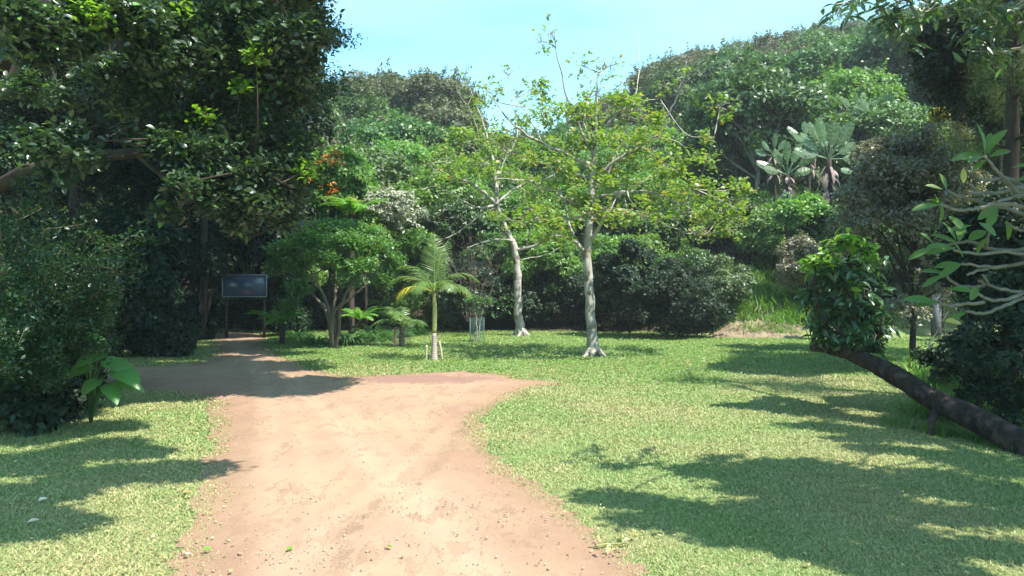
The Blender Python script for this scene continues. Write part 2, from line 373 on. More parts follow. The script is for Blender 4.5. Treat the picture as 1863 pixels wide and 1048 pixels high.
# ------------------------------------------------------------ grass, ground cover, pebbles (stuff)
def grassmat():
    m, nt, b = nodes('grass_blade')
    geo = nt.nodes.new('ShaderNodeNewGeometry'); pos = geo.outputs['Position']
    n1 = noise(nt, .45, 4, pos); n2 = noise(nt, 2.2, 4, pos)
    g = mixc(nt, geo.outputs['Random Per Island'], (.185,.25,.08), (.275,.355,.125))
    d = mixc(nt, geo.outputs['Random Per Island'], (.30,.29,.12), (.42,.38,.19))
    f = math_(nt, 'ADD', math_(nt, 'MULTIPLY', ramp(nt, n1, .40, .62), .62), math_(nt, 'MULTIPLY', ramp(nt, n2, .45, .7), .25))
    rr = nt.nodes.new('ShaderNodeTexWhiteNoise'); rr.noise_dimensions = '1D'; nt.links.new(geo.outputs['Random Per Island'], rr.inputs['W'])
    col = mixc(nt, math_(nt, 'LESS_THAN', rr.outputs[0], math_(nt, 'ADD', f, .05)), g, d)
    nt.links.new(col, b.inputs['Base Color']); b.inputs['Roughness'].default_value = .5; b.inputs['Specular IOR Level'].default_value = .3
    t = nt.nodes.new('ShaderNodeBsdfTranslucent'); nt.links.new(col, t.inputs[0])
    mix = nt.nodes.new('ShaderNodeMixShader'); mix.inputs[0].default_value = .3
    nt.links.new(b.outputs[0], mix.inputs[1]); nt.links.new(t.outputs[0], mix.inputs[2]); nt.links.new(mix.outputs[0], nt.nodes['Material Output'].inputs[0])
    return m
def wedge(N, y0, y1, pw):                                   # points over the part of the lawn the photograph can see
    u = rng.random(N); y = (y0**pw+(y1**pw-y0**pw)*u)**(1/pw); x = rng.uniform(-.70, .70, N)*y
    return np.column_stack([x, y])
P = wedge(950000, 4.9, 31, .75)
s = sdf(P) + .34*(fbm(P, 2.2, 11)-.5) + .22*(fbm(P, 11, 12)-.5)
k = rng.random(len(P)) < np.clip(1/(1+np.exp(-(s+.03)/.085))+.10*np.exp(s/.25)*(fbm(P, 5, 77) > .55), 0, 1)*(s > -.9)
k &= rng.random(len(P)) < np.clip(.35+.9*fbm(P, 1.3, 21)+np.clip(s, 0, .6)*.6, 0, 1)
P = P[k]; dist = P[:, 1]
sz = (dist/7)**.55*rng.uniform(.6, 1.35, len(P))*(.75+.5*fbm(P, 1.7, 31))
ang = rng.uniform(0, 2*np.pi, len(P)); lean = rng.uniform(.7, 2.4, len(P))
z0 = H(P[:, 0], P[:, 1]); base = np.column_stack([P, z0])
d = norm(np.column_stack([np.cos(ang)*lean, np.sin(ang)*lean, np.ones(len(P))])); a2 = ang+np.pi/2+rng.normal(0, .5, len(P))
side = np.column_stack([np.cos(a2), np.sin(a2), np.zeros(len(P))])
hgt = .027*sz; wid = .0034*sz*(1+dist/12)
V = np.stack([base-side*wid[:, None], base+side*wid[:, None], base+d*hgt[:, None]], 1)
mb = MB(); mb.add(V, [np.arange(len(P)*3).reshape(-1, 3)])
GM = grassmat()
tag(mb.build('grass', GM), 'short sunlit lawn grass, partly dry, either side of the dirt road', 'grass', kind='stuff')
# broad leaved ground cover under the trees in the middle distance
P = wedge(150000, 14.5, 31, 1.0); s = sdf(P); px = CX+P[:, 0]/P[:, 1]*F; py = HZ+CAMH*F/P[:, 1]
dens = np.clip((700-py+70*(fbm(P, .5, 41)-.5))/50, 0, 1)*((px > 440) & (s > .02))
k = rng.random(len(P)) < dens; P = P[k]
pos3 = np.column_stack([P, H(P[:, 0], P[:, 1])+rng.uniform(.01, .06, len(P))])
a = rng.uniform(0, 2*np.pi, len(P)); L = rng.uniform(.035, .075, len(P))
mb = MB(); scatter(mb, pos3, np.column_stack([np.cos(a), np.sin(a), rng.normal(.1, .3, len(P))]), np.column_stack([rng.normal(0, .4, (len(P), 2)), np.ones(len(P))]), L, L*.8, DI)
tag(mb.build('ground_cover', L_clo), 'bright green broad-leaved ground cover below the two pale-trunked trees', 'ground cover', kind='stuff')
# pebbles and crumbs of soil on the road
ICO = (np.array([(0,0,.5),(.5,0,.1),(.12,.48,.15),(-.42,.28,.1),(-.4,-.3,.12),(.15,-.48,.1),(0,0,-.3)], float), [(0,1,2),(0,2,3),(0,3,4),(0,4,5),(0,5,1),(6,2,1),(6,3,2),(6,4,3),(6,5,4),(6,1,5)])
P = wedge(52000, 5, 22, .7); s = sdf(P)+.3*(fbm(P, 2.2, 11)-.5); k = (s < .1) & (rng.random(len(P)) < .25+.8*(fbm(P, 2.5, 55) > .60)); P = P[k]; s = s[k]
sz = np.clip(rng.gamma(1.5, .004, len(P))+.004, 0, .024)
mb = MB(); a = rng.uniform(0, 6.28, len(P))
scatter(mb, np.column_stack([P, np.full(len(P), .012)+road_z(P)*np.clip(-s/.25, 0, 1)]), np.column_stack([np.cos(a), np.sin(a), 0*a]), np.tile([0, 0, 1.], (len(P), 1)), sz, sz, ICO)
M_peb = leafmat('soil_crumb', (.20,.12,.08), (.50,.37,.27), .9, .0, var=0)
tag(mb.build('gravel', M_peb), 'loose soil crumbs and tiny stones scattered over the dirt road', 'gravel', kind='stuff')
# fallen leaves as litter
P = wedge(17000, 5, 24, 1.0); s = sdf(P); px = CX+P[:, 0]/P[:, 1]*F
k = rng.random(len(P)) < np.where(px < 420, .55, .10)*(s > -.3); P = P[k]; a = rng.uniform(0, 6.28, len(P)); L = rng.uniform(.02, .05, len(P))
mb = MB(); scatter(mb, np.column_stack([P, np.full(len(P), .035)]), np.column_stack([np.cos(a), np.sin(a), rng.normal(0, .2, len(P))]), np.column_stack([rng.normal(0, .3, (len(P), 2)), np.ones(len(P))]), L, L*.6, DI)
tag(mb.build('leaf_litter', leafmat('litter_leaf', (.22,.15,.07), (.50,.42,.20), .6, .2, var=0)), 'small dry fallen leaves speckling the lawn', 'leaf litter', kind='stuff')

# ------------------------------------------------------------ generic crown builders
def ell_pts(n, r, shell=.5, up=.0):
    p = norm(rng.normal(0, 1, (n, 3))); p[:, 2] = np.where(p[:, 2] < -up, np.abs(p[:, 2])*rng.choice([1, -1], n, p=[.7, .3]), p[:, 2]); p = norm(p)
    return p*(rng.random(n)**(1/3)*(1-shell)+shell)[:, None]*np.array(r), p

def bushy(name, label, cat, r, h, nclump, cr, nleaf, L, wr, tmpl, mat, bark, group=None, loc=(0,0,0), trunk_r=.12, low=False, k=5, shade_core=True):
    """tree or shrub standing on the origin: crown of ellipsoid radii r, centre height h, made of leaf clumps on limbs"""
    t = thing(name, label, cat, loc, group)
    cen, nd = ell_pts(nclump, (1, 1, 1), .72, .25 if not low else .9)
    cen = cen*(np.array(r)-cr*.5)*rng.uniform(.72, 1.15, (nclump, 1)); cc = cen+np.array([0, 0, h])
    tr = MB(); bend = rng.normal(0, .06*h, 3)*[1, 1, 0]
    top = np.array([0, 0, h])+bend
    if not low:
        tube(tr, [(0, 0, -1.5 if h > 3 else -.3), (bend[0]*.4, bend[1]*.4, (h-r[2])*.5), top], [trunk_r*1.25, trunk_r, trunk_r*.45], 8, 4, bump=.06)
        o0 = [np.array([bend[0]*.4, bend[1]*.4, max(.1, h-r[2])]), top]
    else:
        o0 = [np.array([0, 0, .05]), np.array([0, 0, h*.4])]
    for c in cc[:min(nclump, 26)]:
        s = o0[0]+(o0[1]-o0[0])*rng.random(); m = (s+c)/2+rng.normal(0, .12*r[0], 3)*[1, 1, .4]
        tube(tr, [s, m, c], [trunk_r*.42, trunk_r*.25, trunk_r*.07], 5, 3)
    tr.build('trunk', bark, t, True)
    mb = MB(); per = max(1, nleaf//nclump//k)
    sc = rng.uniform(.75, 1.25, nclump)
    q = np.repeat(np.arange(nclump), per)
    p, dd = ell_pts(len(q), (cr, cr, cr*.72), .55, .2)
    pos = cc[q]+p*sc[q][:, None]
    rosettes(mb, pos, k, L, wr, tmpl, axis=norm(dd*.8+nd[q]*.35+[0, 0, .75]), spread=L*.35)
    # stray shoots break the outline
    ns = max(6, nclump//2); sc_, sn = ell_pts(ns, (1, 1, 1), .95, .1)
    for j in range(ns):
        b0 = sc_[j]*(np.array(r)*.85)+[0, 0, h]; dr = norm(sn[j]*.8+rng.normal(0, .35, 3)+[0, 0, .55]); ln = r[0]*rng.uniform(.18, .42)
        us = np.linspace(.1, 1, max(4, int(ln/L*1.6))); rosettes(mb, b0+dr*ln*us[:, None], k, L, wr, tmpl, spread=L*.4, tilt=.5)
    o = mb.build('crown', mat, t)
    return t

def nearest(nodes_, c): i = np.argmin(np.linalg.norm(nodes_-c, axis=1)); return nodes_[i]

def pads_tree(t, limbs, pads, L, wr, tmpl, mat, bark, k=6, twig=.012, sides=7, tilt=.15, flat=1.0, bump=.05, ntw=7, spread=.05, extra=None, twbark=None, lmix=(.55, .62), jit_=0, seg_=5):
    """t: the thing; limbs: list of (points, radii) world; pads: (centre, (rx,ry,rz), leaves[, mat key]); everything relative to the thing's base"""
    o = np.array(t.location); tr = MB(); tw = tr; nd = []
    for P, r in limbs:
        q, rr = tube(tr, np.array(P)-o, r, sides, seg_, jit=.06/seg_ if seg_ < 9 else .001, bump=bump); nd.append(q[len(q)//4:])
    nd = np.concatenate(nd); mbs = {}
    for pd in pads:
        c = np.array(pd[0])-o; r = np.array(pd[1])*([1, 1, 1.7] if jit_ else 1); n = pd[2]; mk = pd[3] if len(pd) > 3 else 0
        mb = mbs.setdefault(mk, MB())
        s = nearest(nd, c-[0, 0, r[2]*.5]); m = (s+c)/2+rng.normal(0, .1, 3)*np.linalg.norm(c-s)*.8
        tube(tw, [s, m, c], [twig*2.2, twig*1.6, twig*.9], 5, 4)
        g = max(1, n//k); p = norm(rng.normal(0, 1, (g, 3)))*rng.random((g, 1))**.45*r*rng.uniform(.75, 1.2, (g, 1))
        lump = norm(rng.normal(0, 1, (9, 3)))*r*.65; j = rng.integers(0, 9, g); p = p*lmix[0]+lump[j]*lmix[1]
        for q in lump[:ntw]: tube(tw, [c, c+q*.5+rng.normal(0, .05, 3), c+q*1.15], [twig*.9, twig*.6, twig*.3], 4, 2)
        rosettes(mb, c+p, k, L, wr, tmpl, spread=spread, tilt=tilt, flat=flat)
    tr.build('trunk', bark, t, True)
    for mk, mb in mbs.items(): mb.build('crown' if mk == 0 else 'new_leaves', mat if mk == 0 else mk, t)
    return t

# ------------------------------------------------------------ hillside forest
protos = {}
def proto(key, mat, r, h, nc, cr, nl, L, wr, bark=B_pale, tr=.12):
    protos[key] = []
    for i in range(2 if key != 'brt' else 3):
        t = bushy('forest_tree', 'x', 'tree', (r*rng.uniform(.9, 1.1), r*rng.uniform(.9, 1.1), r*.72), h, nc, cr, nl, L, wr, DI, mat, bark, trunk_r=tr)
        protos[key].append(t)
proto('olive', L_hill, 3.2, 4.4, 50, .85, 18000, .17, .6)
proto('grey', L_hillg, 3.0, 4.2, 42, .8, 13000, .16, .5, B_twig)
proto('green', L_hillb, 3.1, 4.2, 42, .9, 18000, .18, .6)
proto('brt', L_brt, 2.6, 3.5, 40, .8, 16000, .14, .6)
proto('dark', L_mid, 3.2, 4.4, 40, .95, 16000, .20, .6)
used_first = set()
def place_hill(key, loc, rz, sc, label, group):
    i = rng.integers(0, len(protos[key])); t = protos[key][i]
    if (key, i) not in used_first:
        used_first.add((key, i)); t.location = loc; t.rotation_euler = (0, 0, rz); t.scale = (sc,)*3; t['label'] = label; t['group'] = group; return t
    return dup(t, loc, rz, sc, label, group)
KIND = {'olive': 'olive-green round-crowned tree', 'grey': 'grey-green twiggy tree', 'green': 'mid-green leafy tree', 'brt': 'bright green leafy tree', 'dark': 'deep green big-leaved tree'}
def hill_label(key, px, D):
    band = 'low on the slope' if D < 44 else 'a little up the slope' if D < 50 else 'halfway up the slope' if D < 64 else 'high on the slope' if D < 82 else 'near the skyline' if D < 90 else 'on the skyline'
    if px >= 260 and 600 <= px < 1160: band = band.replace(' on the slope', ' up')
    for lim, mark in ((330, 'far left behind the canopy'), (520, "behind the canopy's right part"), (600, 'right of the canopy tree'), (680, 'above the orange blossoms'), (760, 'above the silver shrub'), (850, 'left of the farther pale trunk'),
                      (960, 'in the dip of the ridge'), (1070, 'between the two pale trunks'), (1160, 'behind the nearer pale trunk'), (1260, 'right of the nearer pale trunk'),
                      (1370, 'above the grassy bank'), (1460, 'left of the big paddle leaves'), (1560, 'behind the big paddle leaves'), (1660, 'above the grey-brown tree'), (1770, 'left of the needle-leaved tree'), (9999, 'behind the needle-leaved tree')):
        if px < lim:
            lb = f'{KIND[key]} {band}, {mark}'
            if len(lb.replace('-', ' ').split()) > 15: lb = lb.replace(' round-crowned', '').replace(' twiggy', '').replace(' big-leaved', '').replace('a little up the slope', 'low')
            return lb if len(lb.replace('-', ' ').split()) <= 15 else lb.replace(' on the slope', '').replace('mid-green', 'green')
for row, D in enumerate([37, 41.5, 47, 53, 60, 68, 77, 86, 95]):
    stp = 4.6/D*F*(1.0 if D < 70 else .9)
    px = -120+rng.uniform(0, stp)
    while px < 1990:
        p = px+rng.normal(0, stp*.15); d = D+rng.normal(0, 1.2); x = (p-CX)/F*d
        if D < 42 and p < 430: px += stp; continue
        z = float(H(x, d)); pass
        if D < 50: key = rng.choice(['brt', 'green', 'brt', 'dark', 'grey'], p=[.35, .25, .1, .2, .1])
        elif D < 65: key = rng.choice(['green', 'brt', 'olive', 'grey', 'dark'], p=[.35, .2, .2, .1, .15])
        else: key = rng.choice(['olive', 'grey', 'green', 'dark'], p=[.52, .28, .13, .07])
        if 1500 < p < 1760 and 45 < D < 62: key = 'dark'
        sc = rng.uniform(.72, 1.15)*(1.0 if D < 60 else 1.05)
        if D > 39:                                          # the ridge: crown tops meet the skyline
            cap = CAMH-(skyline(p)+rng.uniform(-2, 10)-HZ)/F*d; topz = z+7.0*sc*.97
            z -= max(0, topz-cap)
            if D > 90: z = cap-6.8*sc
        place_hill(key, (x, d, z-.4), rng.uniform(0, 6.28), sc, hill_label(key, p, d), 'forest trees on the hills')
        px += stp*rng.uniform(.85, 1.15)
# bigger dark-crowned trees that end the left ridge
RL = ['leftmost tree', 'second tree from the left', 'tallest tree', 'fourth tree from the left', 'rightmost tall tree', 'lowest, rightmost tree']
for ri, (p, py, D, sc) in enumerate(((610,172,66,1.1),(655,150,68,1.25),(705,140,70,1.3),(752,150,66,1.2),(795,140,64,1.05),(810,190,62,1.0))):
    x = (p-CX)/F*D; place_hill('olive', (x, D, at(p, py, D)[2]-6.6*sc), rng.uniform(0, 6), sc, RL[ri]+' of the dark olive clump on the left ridge', 'trees ending the left ridge')
for key in protos:
    for i, t in enumerate(protos[key]):
        if (key, i) not in used_first: t.location = (0, 110, 20); t['label'] = KIND[key]+' far beyond the ridge, hidden from the lawn'; t['group'] = 'forest trees on the hills'

# ------------------------------------------------------------ mid-distance trees and shrubs (each its own)
def mid(px, pyc, D, rpx, kind, name, label, cat='tree', rzf=.8, nl=16000, L=.13, k=5, wr=.55, low=False, tmpl=DI, ncl=34, mat=None, bark=B_dark, ryf=.9):
    r = rpx/F*D; c = at(px, pyc, D); g = float(H(c[0], D))
    h = max(c[2]-g, r*rzf*.6)
    return bushy(name, label, cat, (r, r*ryf, r*rzf), h, ncl, r*.30, nl, L, wr, tmpl, mat or kind, bark, loc=(c[0], D, g), trunk_r=(.04+.03*r)*(.45 if low else .8), low=low, k=k)
orange = mid(595, 345, 31, 92, L_brt, 'flowering_tree', 'green tree with orange blossom clusters beside the big left canopy', nl=24000, L=.15, ncl=26)
mb = MB(); o0 = np.array(orange.location)
cs = np.array([at(px, py, D) for px, py, D in ((528,262,29),(540,266,29),(596,287,29.2),(606,280,29.2),(588,294,29.1),(612,290,29),(600,350,28.9),(640,372,29),(560,312,29))])-o0
rosettes(mb, np.repeat(cs, 9, 0)+rng.normal(0, .13, (len(cs)*9, 3)), 4, .10, .5, DI, spread=.05); mb.build('blossom', L_ora, orange)
mid(712, 392, 30.5, 58, L_silv, 'silver_shrub', 'pale silvery-leaved shrub on the slope left of the two bare-limbed trees', 'shrub', nl=9000, L=.12, ncl=30)
mid(668, 425, 30, 52, L_brt, 'leafy_shrub', 'yellow-green shrub above the low multi-stemmed tree', 'shrub', nl=9000)
mid(745, 470, 31, 60, L_brt, 'leafy_shrub', 'light green shrub standing behind the stout young palm', 'shrub', nl=12000)
mid(770, 330, 41, 75, L_brt, 'slope_tree', 'sunlit bright green tree on the slope behind the silvery shrub', nl=18000, L=.15)
mid(842, 410, 35, 72, L_mid, 'slope_tree', 'deep green tree behind the bare limbs of the farther pale-trunked tree', nl=18000)
mid(850, 535, 30.5, 75, L_grey, 'round_leaved_shrub', 'dense shrub with dull round leaves behind the small caged sapling', 'shrub', rzf=.75, nl=16000, L=.10, wr=.75, low=True, mat=leafmat('leaf_round_dull', (.05,.075,.04), (.12,.14,.09), .4, .2))
mid(985, 490, 31.5, 72, L_brt, 'whorled_shrub', 'bright green shrub with whorled leaves between the two pale trunks', 'shrub', rzf=1.0, nl=20000, L=.14, wr=.3, k=9)
mid(1120, 500, 33, 68, L_brt, 'whorled_shrub', 'bright green whorled-leaf shrub just right of the nearer pale trunk', 'shrub', rzf=1.0, nl=17000, L=.14, wr=.3, k=9)
mid(900, 490, 33, 60, L_mid, 'whorled_shrub', 'dark whorled-leaf shrub just left of the farther pale trunk', 'shrub', rzf=1.0, nl=16000, L=.14, wr=.3, k=9)
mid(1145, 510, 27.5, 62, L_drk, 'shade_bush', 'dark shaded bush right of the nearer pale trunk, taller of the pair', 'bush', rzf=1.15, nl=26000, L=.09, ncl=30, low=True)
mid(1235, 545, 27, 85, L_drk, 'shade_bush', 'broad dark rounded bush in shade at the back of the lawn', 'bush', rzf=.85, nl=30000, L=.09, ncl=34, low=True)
mid(1310, 520, 29, 62, L_mid, 'flowering_shrub', 'pale flecked shrub beside the grassy bank', 'shrub', rzf=.8, nl=15000, L=.09, low=True, mat=leafmat('leaf_flecked', (.05,.10,.035), (.12,.17,.07), .5, .3, rare=(.38,.34,.30), rare_amt=.07))
mid(1195, 415, 36, 90, L_mid, 'slope_tree', 'green tree behind the right side of the nearer pale-trunked tree', nl=20000, L=.15)
mid(1035, 395, 38, 80, L_brt, 'slope_tree', 'light green tree behind the crossing limbs of the two pale-trunked trees', nl=18000, L=.15)
mid(1330, 430, 35, 70, L_hillb, 'slope_tree', 'green tree on the slope above the grassy bank', nl=18000, L=.14)
mid(1425, 440, 33, 78, L_brt, 'slope_tree', 'vivid green tree directly above the grassy bank', nl=22000, L=.14)
mid(1395, 350, 42, 85, L_hillb, 'slope_tree', 'green tree left of the large paddle-leaved plant', nl=18000, L=.16)
mid(1650, 140, 48, 125, L_mid, 'slope_tree', 'big glossy deep-green tree high on the right slope above the paddle-leaved plants', nl=30000, L=.22, ncl=34)
mid(1560, 180, 45, 60, L_mid, 'slope_tree', 'small deep-green tree left of the big glossy one high on the right slope', nl=12000, L=.2)
mid(1720, 215, 24, 26, L_yel, 'yellow_shrub', 'yellow-leaved bush top just above the grey-brown shrub on the right', 'shrub', nl=3500, L=.08, ncl=10, bark=B_dark)
mid(1478, 500, 22.5, 66, L_grey, 'grey_leaved_shrub', 'grey-brown small-leaved shrub behind the leafy end of the fallen trunk', 'shrub', rzf=1.1, nl=16000, L=.07, ncl=26, bark=B_dark, low=True)
mid(1655, 420, 17.5, 135, L_grey, 'grey_leaved_tree', 'tall grey-brown small-leaved tree behind the frangipani, largest of its kind', 'tree', rzf=1.35, nl=60000, L=.075, ncl=60, bark=B_dark)
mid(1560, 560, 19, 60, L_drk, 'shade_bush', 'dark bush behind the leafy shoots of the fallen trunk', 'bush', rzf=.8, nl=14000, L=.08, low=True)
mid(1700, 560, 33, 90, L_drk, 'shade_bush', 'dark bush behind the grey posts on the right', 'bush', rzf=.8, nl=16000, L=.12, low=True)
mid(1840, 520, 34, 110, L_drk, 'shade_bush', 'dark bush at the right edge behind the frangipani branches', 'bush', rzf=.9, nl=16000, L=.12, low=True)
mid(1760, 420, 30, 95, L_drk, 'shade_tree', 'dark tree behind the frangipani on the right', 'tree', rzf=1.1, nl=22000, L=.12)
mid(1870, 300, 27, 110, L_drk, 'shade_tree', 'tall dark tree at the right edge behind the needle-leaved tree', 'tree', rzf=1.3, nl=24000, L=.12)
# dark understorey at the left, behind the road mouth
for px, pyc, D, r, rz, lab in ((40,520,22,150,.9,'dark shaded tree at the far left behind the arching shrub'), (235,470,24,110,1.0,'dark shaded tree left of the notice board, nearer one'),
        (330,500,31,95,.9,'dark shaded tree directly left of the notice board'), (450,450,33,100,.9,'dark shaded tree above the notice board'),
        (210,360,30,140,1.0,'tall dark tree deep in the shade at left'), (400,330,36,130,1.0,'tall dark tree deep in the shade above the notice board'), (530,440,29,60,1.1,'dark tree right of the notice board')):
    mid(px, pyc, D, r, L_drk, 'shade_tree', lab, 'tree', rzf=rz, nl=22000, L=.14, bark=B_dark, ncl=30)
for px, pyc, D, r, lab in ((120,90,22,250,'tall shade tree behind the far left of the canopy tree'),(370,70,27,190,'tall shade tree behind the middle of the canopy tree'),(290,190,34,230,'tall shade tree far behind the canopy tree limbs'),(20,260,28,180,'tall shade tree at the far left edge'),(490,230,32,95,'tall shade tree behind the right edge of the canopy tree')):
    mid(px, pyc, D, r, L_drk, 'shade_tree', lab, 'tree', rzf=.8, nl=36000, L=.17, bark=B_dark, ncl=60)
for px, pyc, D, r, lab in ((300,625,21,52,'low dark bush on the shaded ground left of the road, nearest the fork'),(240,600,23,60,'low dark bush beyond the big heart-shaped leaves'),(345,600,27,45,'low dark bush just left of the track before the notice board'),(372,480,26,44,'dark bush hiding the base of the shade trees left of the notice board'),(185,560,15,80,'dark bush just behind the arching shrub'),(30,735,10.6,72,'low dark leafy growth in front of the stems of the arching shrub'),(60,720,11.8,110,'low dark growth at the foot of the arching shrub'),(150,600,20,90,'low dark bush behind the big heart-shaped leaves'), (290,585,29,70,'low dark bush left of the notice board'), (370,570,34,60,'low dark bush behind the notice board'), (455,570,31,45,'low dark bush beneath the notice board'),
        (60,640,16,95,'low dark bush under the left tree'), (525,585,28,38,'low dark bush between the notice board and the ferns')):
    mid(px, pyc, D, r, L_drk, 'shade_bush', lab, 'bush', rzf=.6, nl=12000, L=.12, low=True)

# undergrowth closing the foot of the slope
ug = {}
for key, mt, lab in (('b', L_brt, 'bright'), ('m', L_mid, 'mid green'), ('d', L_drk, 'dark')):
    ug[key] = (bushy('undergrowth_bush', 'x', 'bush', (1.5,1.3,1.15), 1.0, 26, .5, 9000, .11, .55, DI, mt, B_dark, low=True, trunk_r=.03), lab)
first = set(); cnt = 0
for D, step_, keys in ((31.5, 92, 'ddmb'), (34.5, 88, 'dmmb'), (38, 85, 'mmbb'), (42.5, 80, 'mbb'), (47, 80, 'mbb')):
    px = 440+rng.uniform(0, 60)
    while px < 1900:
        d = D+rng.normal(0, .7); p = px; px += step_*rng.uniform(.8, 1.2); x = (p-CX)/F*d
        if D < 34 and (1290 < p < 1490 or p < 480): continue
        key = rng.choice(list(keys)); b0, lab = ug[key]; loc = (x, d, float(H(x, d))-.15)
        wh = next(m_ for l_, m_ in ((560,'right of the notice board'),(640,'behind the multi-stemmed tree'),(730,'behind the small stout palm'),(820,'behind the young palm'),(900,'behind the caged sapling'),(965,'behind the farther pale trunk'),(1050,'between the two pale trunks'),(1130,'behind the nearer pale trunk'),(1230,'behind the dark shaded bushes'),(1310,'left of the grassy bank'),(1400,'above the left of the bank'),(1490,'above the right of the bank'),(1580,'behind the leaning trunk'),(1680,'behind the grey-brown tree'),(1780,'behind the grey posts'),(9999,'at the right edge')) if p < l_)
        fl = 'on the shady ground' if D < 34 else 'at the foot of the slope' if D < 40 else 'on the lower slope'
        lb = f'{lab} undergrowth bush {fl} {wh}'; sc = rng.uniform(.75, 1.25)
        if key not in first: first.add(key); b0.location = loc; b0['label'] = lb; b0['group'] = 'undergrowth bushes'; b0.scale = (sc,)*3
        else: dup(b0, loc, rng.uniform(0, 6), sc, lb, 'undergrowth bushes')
mid(1845, 640, 10.8, 105, L_drk, 'shade_bush', 'dark twiggy bush at the right edge above the leaning trunk', 'bush', rzf=1.25, nl=26000, L=.06, low=True, ncl=44)
mid(1740, 660, 14.5, 60, L_drk, 'shade_bush', 'low dark bush beyond the middle of the leaning trunk', 'bush', rzf=.8, nl=10000, L=.06, low=True)
mid(1850, 470, 12.0, 120, L_drk, 'shade_tree', 'dark leafy mass behind the frangipani branches at the right edge', 'tree', rzf=1.0, nl=36000, L=.09, bark=B_dark, ncl=40)
mid(1790, 110, 15.5, 120, L_drk, 'shade_tree', 'dark crown filling the upper right corner behind the needle-leaved tree', 'tree', rzf=.9, nl=40000, L=.10, bark=B_dark, ncl=46)
mid(1460, 400, 29, 50, L_brt, 'leafy_shrub', 'bright green shrub in front of the largest paddle-leaved plant', 'shrub', nl=10000)
mid(1540, 420, 28.5, 55, L_mid, 'leafy_shrub', 'green shrub below the largest paddle-leaved plant', 'shrub', nl=10000)

# ------------------------------------------------------------ low multi-stemmed tree (base 605,635)
g = gr(607, 634); D = g[1]; t = thing('multi_stemmed_tree', 'low spreading tree with several thin pale stems, left of the palm', 'tree', g)
limbs = [([g+np.array([dx, dy, -.05]), at(a, b_, D+dz), at(c, d_, D+dz*1.6), at(e, f_, D+dz*2)], [.07, .05, .035, .015]) for dx, dy, a, b_, c, d_, e, f_, dz in
         ((-.05,0,600,570,575,510,545,460,-.3), (.03,0,608,560,612,500,600,440,.2), (.06,0,620,560,645,510,690,470,-.2), (0,.08,592,565,560,530,520,500,.4), (.0,-.05,606,575,640,540,665,520,-.5))]
pads = []
for px, py, dz, rx, ry, nl in ((520,452,0,45,20,2200),(570,440,-.6,50,22,2600),(630,440,-.8,50,24,2600),(690,452,-.2,45,22,2200),(600,415,.3,60,18,2600),(660,420,.4,45,16,1800),(545,482,-.3,40,20,1800),
        (505,485,.5,30,22,1200),(715,480,.2,30,24,1300),(650,480,-.9,45,22,1900),(590,470,-1.0,45,20,1800),(545,520,.1,35,20,1000),(690,510,.2,35,20,1000),(520,555,.4,28,30,900),(640,510,.6,40,22,1100)):
    pads.append((at(px, py, D+dz), (rx/F*D, rx/F*D, ry/F*D), nl))
pads_tree(t, limbs, pads, .085, .6, DI, leafmat('leaf_low_tree', (.065,.14,.04), (.13,.23,.06), .4, .35, var=.1, rare=(.25,.3,.08)), B_brown, k=5, twig=.01)

# ------------------------------------------------------------ two pale-trunked trees
def px_limb(pts, D, r0, r1, dz, j=1.0):
    n = len(pts); return ([at(p[0], p[1], D+dz*(i/(n-1))**1.3) for i, p in enumerate(pts)], list(np.linspace(r0*.8, r1, n)))
g2 = gr(1080, 650); D2 = g2[1]
t2 = thing('pale_trunked_tree', 'nearer of the two pale-trunked open-crowned trees, standing right of centre on the lawn', 'tree', g2)
limbs = [([g2+[0,0,-.1], at(1079,638,D2), at(1076,600,D2), at(1073,545,D2), at(1068,480,D2), at(1072,400,D2), at(1077,330,D2), at(1083,250,D2), at(1086,180,D2), at(1086,105,D2)], [.34,.165,.128,.118,.108,.10,.075,.045,.024,.007])]
for pts, r0, r1, dz in (
    ([(1066,462),(1045,440),(1015,428),(985,438),(940,455)], .07,.015,-1.2), ([(1064,462),(1042,425),(1030,380),(1015,335),(1000,300)], .055,.012,1.2),
    ([(1074,440),(1092,408),(1102,380),(1135,350),(1170,330)], .06,.012,-1.5), ([(1074,400),(1100,380),(1140,384),(1190,398),(1235,392)], .07,.012,1.5),
    ([(1076,350),(1110,300),(1150,275),(1190,250),(1218,205),(1240,158),(1250,110)], .06,.006,-1.0), ([(1078,310),(1040,285),(980,258),(935,228),(905,192),(885,160)], .06,.006,1.0),
    ([(1080,285),(1055,235),(1030,170),(1015,110),(1005,48)], .05,.005,-.5), ([(1100,330),(1140,230),(1160,150),(1163,105),(1162,62)], .035,.004,1.6),
    ([(1076,360),(1130,350),(1190,350),(1240,370),(1275,320),(1300,245)], .05,.006,-1.8), ([(1072,395),(1040,370),(1000,345),(960,330),(900,325)], .05,.008,-1.6),
    ([(1080,270),(1110,220),(1150,190),(1200,180)], .04,.006,.8), ([(1082,260),(1060,210),(1085,150),(1100,110)], .03,.005,1.0), ([(1074,420),(1060,395),(1020,400),(985,385)], .04,.008,.8),
    ([(1190,398),(1240,420),(1285,425),(1310,380)], .025,.006,1.9), ([(985,258),(960,210),(935,170),(920,130)], .02,.004,1.2)):
    limbs.append(px_limb(pts, D2, r0, r1, dz))
pads = []
